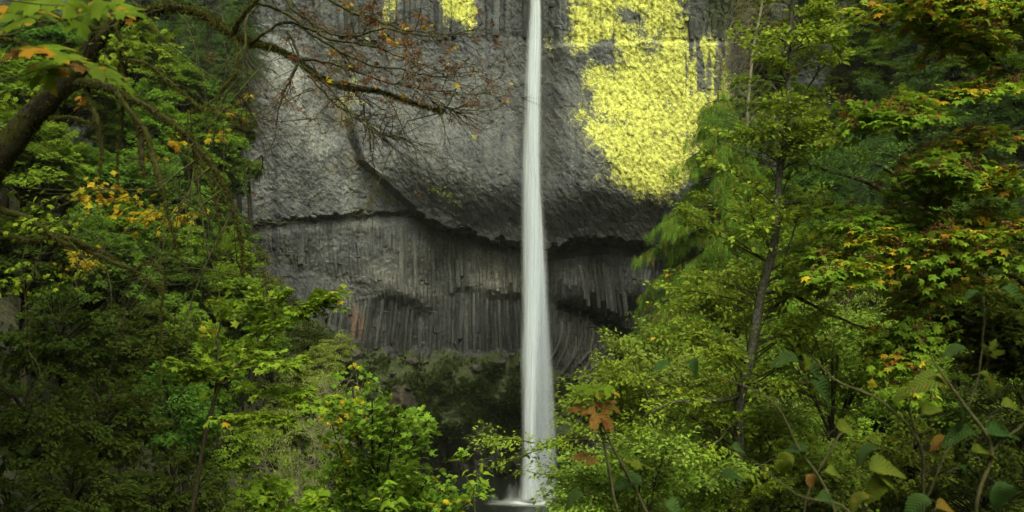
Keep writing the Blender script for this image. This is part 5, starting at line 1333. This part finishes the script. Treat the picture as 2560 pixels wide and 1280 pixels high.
def ovate_big(wide=0.36, teeth=True, fold=0.3, curl=0.35):
    V = []; UV = []; F = []; nr = 15; cols = [-1, -.5, 0, .5, 1]
    for i in range(nr):
        t = i / (nr - 1); w = wide * (math.sin(math.pi * min(1, t * .97 + .03) ** 0.8)) ** 0.85 * (1 if t < 1 else 0)
        for c in cols:
            e = (1.06 if (i % 2 and teeth) else 0.94) if abs(c) == 1 else 1
            x = c * w * e; V.append((x, t - .12 * curl * t * t, fold * abs(x) - 1.5 * curl * t * t + 0.035 * math.sin(t * 9 + c * 2) * (abs(c) + .3) + .2 * abs(x) * math.sin(t * 5)))
            UV.append((x, t))
    for i in range(nr - 1):
        for k in range(4):
            a = i * 5 + k; F.append((a, a + 1, a + 6)); F.append((a, a + 6, a + 5))
    return np.array(V), F, UV
MB = maple_big(); OB = ovate_big(); OB2 = ovate_big(0.42, True, .15, .5); OB3 = ovate_big(0.22, False, .25, .3)
BIG = {}
def big_leaf(root, kind, mat, pos, fwd, nrm, size):
    if (kind, mat) not in BIG:
        t = {'maple': MB, 'ovate': OB, 'broad': OB2, 'lance': OB3}[kind]; me = np_mesh("leaf", t[0], np.array(t[1]), M[mat], smooth=True)
        ul = me.uv_layers.new(name="UVMap"); uv = np.array(t[2] if len(t) > 2 else [(v[0], v[1]) for v in t[0]], np.float32); ul.data.foreach_set("uv", uv[np.array(t[1]).ravel()].ravel()); BIG[(kind, mat)] = me
    o = link("leaf", BIG[(kind, mat)], root); Rm = Leaves.frames(np.array([fwd], float), np.array([nrm], float))[0] * size
    o.matrix_basis = Matrix.Translation(Vector([float(q) for q in pos]) - root.location) @ Matrix(Rm.tolist()).to_4x4(); return o

def near_plant(name, label, cat, base, stems, leaves, seed, stem_mat='stem', group=None):
    """stems: control lists; leaves: (px, py, Y, size px, heading deg, tilt towards the lens, kind, material)"""
    rng = np.random.default_rng(seed); pl = Plant(name, base, label, cat, group)
    for c in stems: pl.part("stem", limb(c, 6 * len(c), rng, 0.001), M[stem_mat], 7, .08, rng)
    for (x, y, Y, s, hd, tl, kd, mt) in leaves:
        a = R(hd); f = np.array([math.cos(a), rng.uniform(-.35, .1), math.sin(a)]); s = s * (.74 if name == 'hazel' else .85); up = np.array([rng.normal(0, .3), -.7 * tl, 1 - .4 * tl]); up = up + rng.normal(0, .1, 3)
        ln = s * K * Y; ctr = P(x, y, Y); p0 = ctr - norm(f) * ln * .5
        big_leaf(pl.root, kd, mt, p0, f, up, ln); pl.tw.add([p0 + np.array([0, .01, -.02]) - norm(f) * ln * .35, p0], [.0012, .0010], 5)
    if pl.tw.n: me = pl.tw.mesh("leaf_stalks", M[stem_mat]); me.transform(pl.inv); link("leaf_stalks", me, pl.root)
    return pl

# maple spray hanging in at the top left corner
near_plant("maple_spray", "large green and orange lobed maple leaves hanging in at the top left corner", "leafy branch", P(-60, -60, 3.0),
    [[(-80, 60, 3.1, 3), (0, 90, 3.1, 2.5), (80, 70, 3.1, 2), (180, 45, 3.1, 1.2), (300, 10, 3.1, 1)], [(-80, 215, 3, 2.5), (0, 200, 3, 2), (80, 180, 3, 1.5), (170, 150, 3, 1)], [(-60, -20, 3, 2.5), (60, 10, 3, 2), (160, 15, 3, 1.2)]],
    [(290, 10, 3.1, 130, -25, .9, 'maple', 'near_maple'), (330, 30, 3.0, 90, -10, .5, 'maple', 'near_maple'), (170, 20, 3.1, 110, -60, .8, 'maple', 'near_maple'), (60, 5, 3.1, 120, 200, .7, 'maple', 'near_maple'), (120, 40, 3.2, 100, -20, .5, 'maple', 'near_maple'),
     (125, 125, 3.0, 150, -12, .45, 'maple', 'near_maple'), (40, 55, 3.0, 120, 190, .6, 'maple', 'near_maple'), (190, 145, 3.0, 130, -5, .4, 'maple', 'near_maple'), (110, 165, 3.1, 120, 10, .5, 'maple', 'near_maple'), (285, 190, 2.9, 140, -28, .4, 'maple', 'near_maple'),
     (20, 25, 3.2, 110, 160, .7, 'maple', 'near_maple'), (205, 65, 3.1, 80, -70, .9, 'maple', 'near_maple'), (30, 130, 3.1, 90, 210, .6, 'maple', 'near_brown'), (120, 200, 3.1, 90, -60, .9, 'maple', 'near_maple'), (215, 30, 3.2, 100, -100, .7, 'maple', 'near_maple'), (230, 175, 2.95, 100, -20, .3, 'maple', 'near_brown')], 1001)

# sprig standing against the falls' right edge
near_plant("thimbleberry", "upright sprig with green and tan lobed leaves on two thin stems right of the falls", "sprig", P(1640, 1420, 3.2),
    [[(1600, 1420, 3.2, 4), (1545, 1280, 3.2, 4), (1520, 1150, 3.2, 3.5), (1500, 1060, 3.2, 3), (1485, 985, 3.2, 2.5)], [(1690, 1420, 3.3, 4), (1620, 1290, 3.3, 4), (1565, 1180, 3.3, 4), (1515, 1085, 3.25, 3), (1495, 1030, 3.2, 2)]],
    [(1460, 968, 3.2, 75, 172, .35, 'maple', 'near_maple'), (1500, 972, 3.2, 70, 20, .4, 'maple', 'near_maple'), (1528, 975, 3.15, 60, -20, .3, 'maple', 'near_maple'), (1446, 1020, 3.2, 62, 185, .4, 'maple', 'near_brown'),
     (1512, 1045, 3.15, 95, -48, .6, 'maple', 'near_brown'), (1535, 1018, 3.2, 52, -30, .4, 'maple', 'near_brown'), (1460, 1140, 3.2, 80, 175, .35, 'maple', 'near_brown'), (1600, 1158, 3.2, 85, -10, .3, 'maple', 'near_spot'), (1575, 1195, 3.3, 80, 160, .4, 'broad', 'near_green'), (1430, 1245, 3.1, 70, 200, .4, 'ovate', 'near_green')], 1002)

# big-leaved stems, bottom right
HZ = 0.78
near_plant("hazel", "large-leaved hazel stems with spotted yellowing leaves filling the bottom right corner", "shrub", P(2350, 1500, 2.6),
    [[(2140, 1480, 2.6, 4), (2080, 1250, 2.6, 4), (2000, 1120, 2.6, 3), (1930, 1000, 2.6, 2), (1800, 940, 2.6, 1.5)], [(2320, 1500, 2.6, 5), (2310, 1250, 2.6, 4.5), (2300, 1110, 2.6, 4), (2200, 1000, 2.6, 3), (2090, 950, 2.6, 2.5), (2030, 890, 2.6, 2)],
     [(2480, 1500, 2.4, 6), (2440, 1280, 2.4, 5), (2480, 1120, 2.4, 5), (2400, 1000, 2.4, 4), (2330, 900, 2.4, 2.5)], [(2480, 1130, 2.4, 3), (2560, 1060, 2.4, 3), (2620, 1000, 2.4, 2)], [(2300, 1110, 2.6, 3), (2275, 1020, 2.6, 2.5), (2290, 960, 2.6, 1.5)],
     [(2420, 1020, 2.5, 2.5), (2450, 930, 2.5, 2), (2462, 800, 2.5, 1.5), (2460, 740, 2.5, 1)], [(2310, 1260, 2.6, 3), (2370, 1130, 2.6, 2.5), (2420, 1070, 2.6, 1.5)], [(2060, 1480, 2.8, 4), (2010, 1280, 2.8, 3), (2080, 1120, 2.8, 2.5), (2110, 1080, 2.8, 1.5)],
     [(2180, 1480, 2.4, 3), (2120, 1280, 2.4, 3), (2000, 1240, 2.4, 2), (1880, 1150, 2.4, 1.5)]],
    [(1960, 895, 2.6, 90, 175, .3, 'ovate', 'near_green'), (2055, 935, 2.6, 110, -20, .6, 'broad', 'near_green'), (2070, 975, 2.55, 115, -25, .7, 'broad', 'near_green'), (2020, 905, 2.6, 60, 60, .6, 'ovate', 'near_spot'), (1740, 915, 2.7, 60, -35, .6, 'broad', 'near_green'), (1655, 910, 2.7, 60, 170, .4, 'ovate', 'near_green'),
     (2325, 945, 2.5, 110, 165, .7, 'broad', 'near_spot'), (2365, 950, 2.5, 70, -25, .5, 'ovate', 'near_spot'), (2120, 1065, 2.6, 75, 10, .6, 'broad', 'near_spot'), (2255, 985, 2.6, 60, 190, .5, 'ovate', 'near_spot'), (2420, 1050, 2.4, 105, -60, .8, 'broad', 'near_green'), (2400, 1075, 2.4, 100, 170, .4, 'broad', 'near_green'),
     (2510, 1075, 2.4, 110, 15, .5, 'ovate', 'near_green'), (2350, 1100, 2.5, 80, 180, .3, 'ovate', 'near_brown'), (2160, 1130, 2.6, 90, 200, .4, 'ovate', 'near_green'), (2215, 1160, 2.5, 110, 20, .6, 'broad', 'near_spot'), (2235, 1200, 2.5, 110, -15, .5, 'broad', 'near_spot'), (2190, 1215, 2.5, 90, 200, .5, 'broad', 'near_spot'),
     (1960, 1155, 2.6, 75, 230, .7, 'broad', 'near_spot'), (2000, 1115, 2.6, 60, 150, .5, 'broad', 'near_green'), (1955, 1170, 2.6, 60, -60, .7, 'broad', 'near_spot'), (2420, 1185, 2.4, 75, -40, .6, 'ovate', 'near_green'), (2510, 1245, 2.3, 110, -70, .8, 'broad', 'near_green'), (2430, 730, 2.5, 60, 175, .3, 'ovate', 'near_green'),
     (2545, 735, 2.4, 100, -20, .4, 'ovate', 'near_green'), (2490, 670, 2.5, 45, 10, .3, 'ovate', 'near_green'), (2390, 870, 2.5, 80, 170, .35, 'ovate', 'near_green'), (2480, 950, 2.4, 90, -30, .4, 'ovate', 'near_spot'), (2290, 1255, 2.4, 100, 190, .4, 'broad', 'near_green'), (2380, 1265, 2.4, 100, 10, .4, 'broad', 'near_brown'),
     (2080, 1245, 2.5, 90, 5, .4, 'broad', 'near_green'), (1830, 1185, 2.6, 80, 20, .4, 'ovate', 'near_green'), (1700, 1270, 2.5, 100, -10, .4, 'broad', 'near_green'), (1850, 960 + 160, 2.7, 60, 0, .4, 'ovate', 'near_green'), (2030, 1205, 2.5, 60, -50, .6, 'ovate', 'near_brown'), (2090, 1180, 2.6, 70, 0, .4, 'ovate', 'near_spot'),
     (2140, 1250, 2.4, 90, 200, .5, 'ovate', 'near_spot'), (2330, 1020, 2.5, 70, 30, .6, 'ovate', 'near_spot'), (2480, 870, 2.6, 60, 80, .7, 'maple', 'near_spot'), (2545, 1010, 2.4, 100, 10, .6, 'broad', 'near_spot'), (2460, 1120, 2.4, 80, 20, .5, 'broad', 'near_spot')], 1003)

# small broadleaf saplings at the bottom
near_plant("sapling", "small upright sapling with paired pointed leaves against the dark pool", "sapling", P(1195, 1420, 7),
    [[(1200, 1420, 7, 2.2), (1190, 1300, 7, 2), (1185, 1230, 7, 1.6), (1203, 1165, 7, 1)], [(1190, 1240, 7, 1.4), (1170, 1200, 7, 1.1), (1160, 1185, 7, .8)]],
    [(1203, 1172, 7, 28, 95, .8, 'lance', 'lime'), (1178, 1185, 7, 30, 160, .4, 'lance', 'lime'), (1220, 1182, 7, 34, 10, .4, 'lance', 'lime'), (1172, 1205, 7, 32, 190, .4, 'lance', 'lime'), (1214, 1205, 7, 32, -10, .4, 'lance', 'lime'), (1182, 1205, 6.9, 26, 20, .4, 'lance', 'lime'),
     (1216, 1218, 7, 30, 5, .4, 'lance', 'lime'), (1160, 1180, 7, 26, 200, .4, 'lance', 'lime'), (1180, 1228, 7, 26, 210, .5, 'lance', 'lime'), (1210, 1238, 7, 28, -15, .5, 'lance', 'lime')], 1004)
near_plant("sapling", "bright green low sapling with broad pointed leaves at the bottom edge left of the pool", "sapling", P(960, 1420, 7),
    [[(960, 1420, 7, 2.2), (950, 1290, 7, 2), (955, 1230, 7, 1.5), (975, 1205, 7, 1)], [(960, 1340, 7, 2), (985, 1270, 7, 1.4), (1010, 1255, 7, 1)]],
    [(975, 1204, 7, 42, 20, .5, 'lance', 'lime'), (955, 1218, 7, 36, 170, .5, 'lance', 'lime'), (960, 1232, 7, 36, 200, .5, 'lance', 'lime'), (1005, 1250, 7, 42, 15, .4, 'ovate', 'lime'), (960, 1262, 7, 40, 190, .4, 'ovate', 'lime'), (985, 1265, 7, 38, -10, .4, 'ovate', 'lime'), (800, 1245, 6.8, 42, 190, .4, 'ovate', 'lime'), (812, 1232, 6.8, 36, 150, .5, 'ovate', 'lime'), (940, 1245, 7, 34, 160, .5, 'lance', 'lime')], 1005)

# ---- boulders by the pool
def boulder(px, py, Y, r, label, seed, sq=0.7):
    rng = np.random.default_rng(seed); n1, n2 = 28, 18
    th = np.linspace(0, 2 * math.pi, n1, endpoint=False); ph = np.linspace(0.02, math.pi - 0.02, n2); T, Pp = np.meshgrid(th, ph)
    d = np.stack([np.cos(T) * np.sin(Pp), np.sin(T) * np.sin(Pp), np.cos(Pp)], -1)
    pl = norm(rng.normal(0, 1, (14, 3))); rad = np.min(np.where(d @ pl.T > 0.05, (0.72 + 0.2 * rng.random(14)) / np.maximum(d @ pl.T, .05), 1.15), -1); rad = np.minimum(rad, 1.15)
    V = d * rad[..., None] * np.array([1, .9, sq]) * r; V += (fbm(V[..., 0] * 3 / r + 9, V[..., 2] * 3 / r + V[..., 1], 3, seed)[..., None] - .5) * d * .15 * r
    i = np.arange(n2 - 1)[:, None] * n1; j = np.arange(n1)[None]; j2 = (j + 1) % n1; F = np.stack([i + j, i + n1 + j, i + n1 + j2, i + j2], -1).reshape(-1, 4)
    o = link("boulder", np_mesh("boulder", V.reshape(-1, 3), F, M['boulder'])); c = P(px, py, Y); o.location = [float(q) for q in c]; tag(o, label, "boulder", "boulders around the pool" if seed < 50 else "boulders along the foot of the columns")
_rr = np.random.default_rng(55)
for k in range(9):
    x_ = 845 + 62 * k + _rr.uniform(-34, 34); f_ = float(np.interp(x_, *FOOT)); y_ = f_ + _rr.uniform(0, 60)
    if 1290 < x_ < 1400: continue
    boulder(x_, y_, float(cliff_Y(np.array([x_]), np.array([y_ + 6]))[0]) + .15, _rr.uniform(.4, 1.2), 'small dark boulder, %s from left along the foot of the basalt columns' % (ORD + ['eleventh', 'twelfth'])[k], 60 + k, .6)
for a in [(1405, 1262, 86, 1.3, "dark wet boulder just right of where the falls hit the pool", 1), (1455, 1275, 84, 1.7, "large dark boulder under the leafy bough right of the splash", 3),
          (1150, 1262, 90, 1.0, "dark boulder at the pool's left shore behind the small sapling", 4), ]:
    boulder(*a)

# ---- unseen maples around the lookout, added to shade the near foliage
def wood():
    rng = np.random.default_rng(1201)
    for k, (x, y, z, r, lab) in enumerate([(-9.5, 7.5, 8.5, 5.5, "unseen maple added for shade left of the lookout, crown above the top left corner"), 
                                     (-14, 17, 14, 7.5, "unseen high-crowned shade maple down the slope beyond the mossy arching limb"), 
                                     (-7, -5, 8, 6, "unseen shade maple behind the lookout on its left"), (-19, 4, 7, 7, "unseen shade maple far left of the lookout"), (19, 4, 7, 7, "unseen shade maple far right of the lookout")]):
        gz = float(ground_z(x, y)); root = empty("maple_tree", (x, y, gz)); tag(root, lab, "tree", "unseen shade maples around the lookout")
        cm, tm = FAR['maple%d' % (k % 3)]; S = Matrix.Translation((0, 0, z - gz)) @ Matrix.Rotation(k * 1.3, 4, 'Z') @ Matrix.Diagonal((r, r, r * .6, 1))
        o = link("crown", cm, root); o.matrix_basis = S; o["kind"] = "stuff"; o = link("limbs", tm, root); o.matrix_basis = S
        tb = Tubes(); tb.add([(0, 0, -.2), (.1, .05, (z - gz) * .5), (0, 0, z - gz)], [.32, .24, .12], 12, .06, rng); link("trunk", tb.mesh("trunk", M['mossbark']), root)
wood()

# ---- thin mist in the air of the gorge
def haze():
    m, nt, N, L = new_mat("haze_air")
    pv = N("ShaderNodeVolumePrincipled"); pv.inputs["Color"].default_value = (0.93, 0.97, 0.85, 1); pv.inputs["Density"].default_value = 0.00016; pv.inputs["Anisotropy"].default_value = 0.2
    out = N("ShaderNodeOutputMaterial"); L(pv.outputs[0], out.inputs["Volume"])
    V = np.array([(x, y, z) for x in (-170, 170) for y in (-65, 125) for z in (-34, 95)], float)
    F = np.array([(0, 1, 3, 2), (4, 6, 7, 5), (0, 4, 5, 1), (2, 3, 7, 6), (0, 2, 6, 4), (1, 5, 7, 3)])
    tag(link("haze", np_mesh("haze", V, F, m)), "thin pale mist filling the gorge", "haze", kind="stuff")
haze()
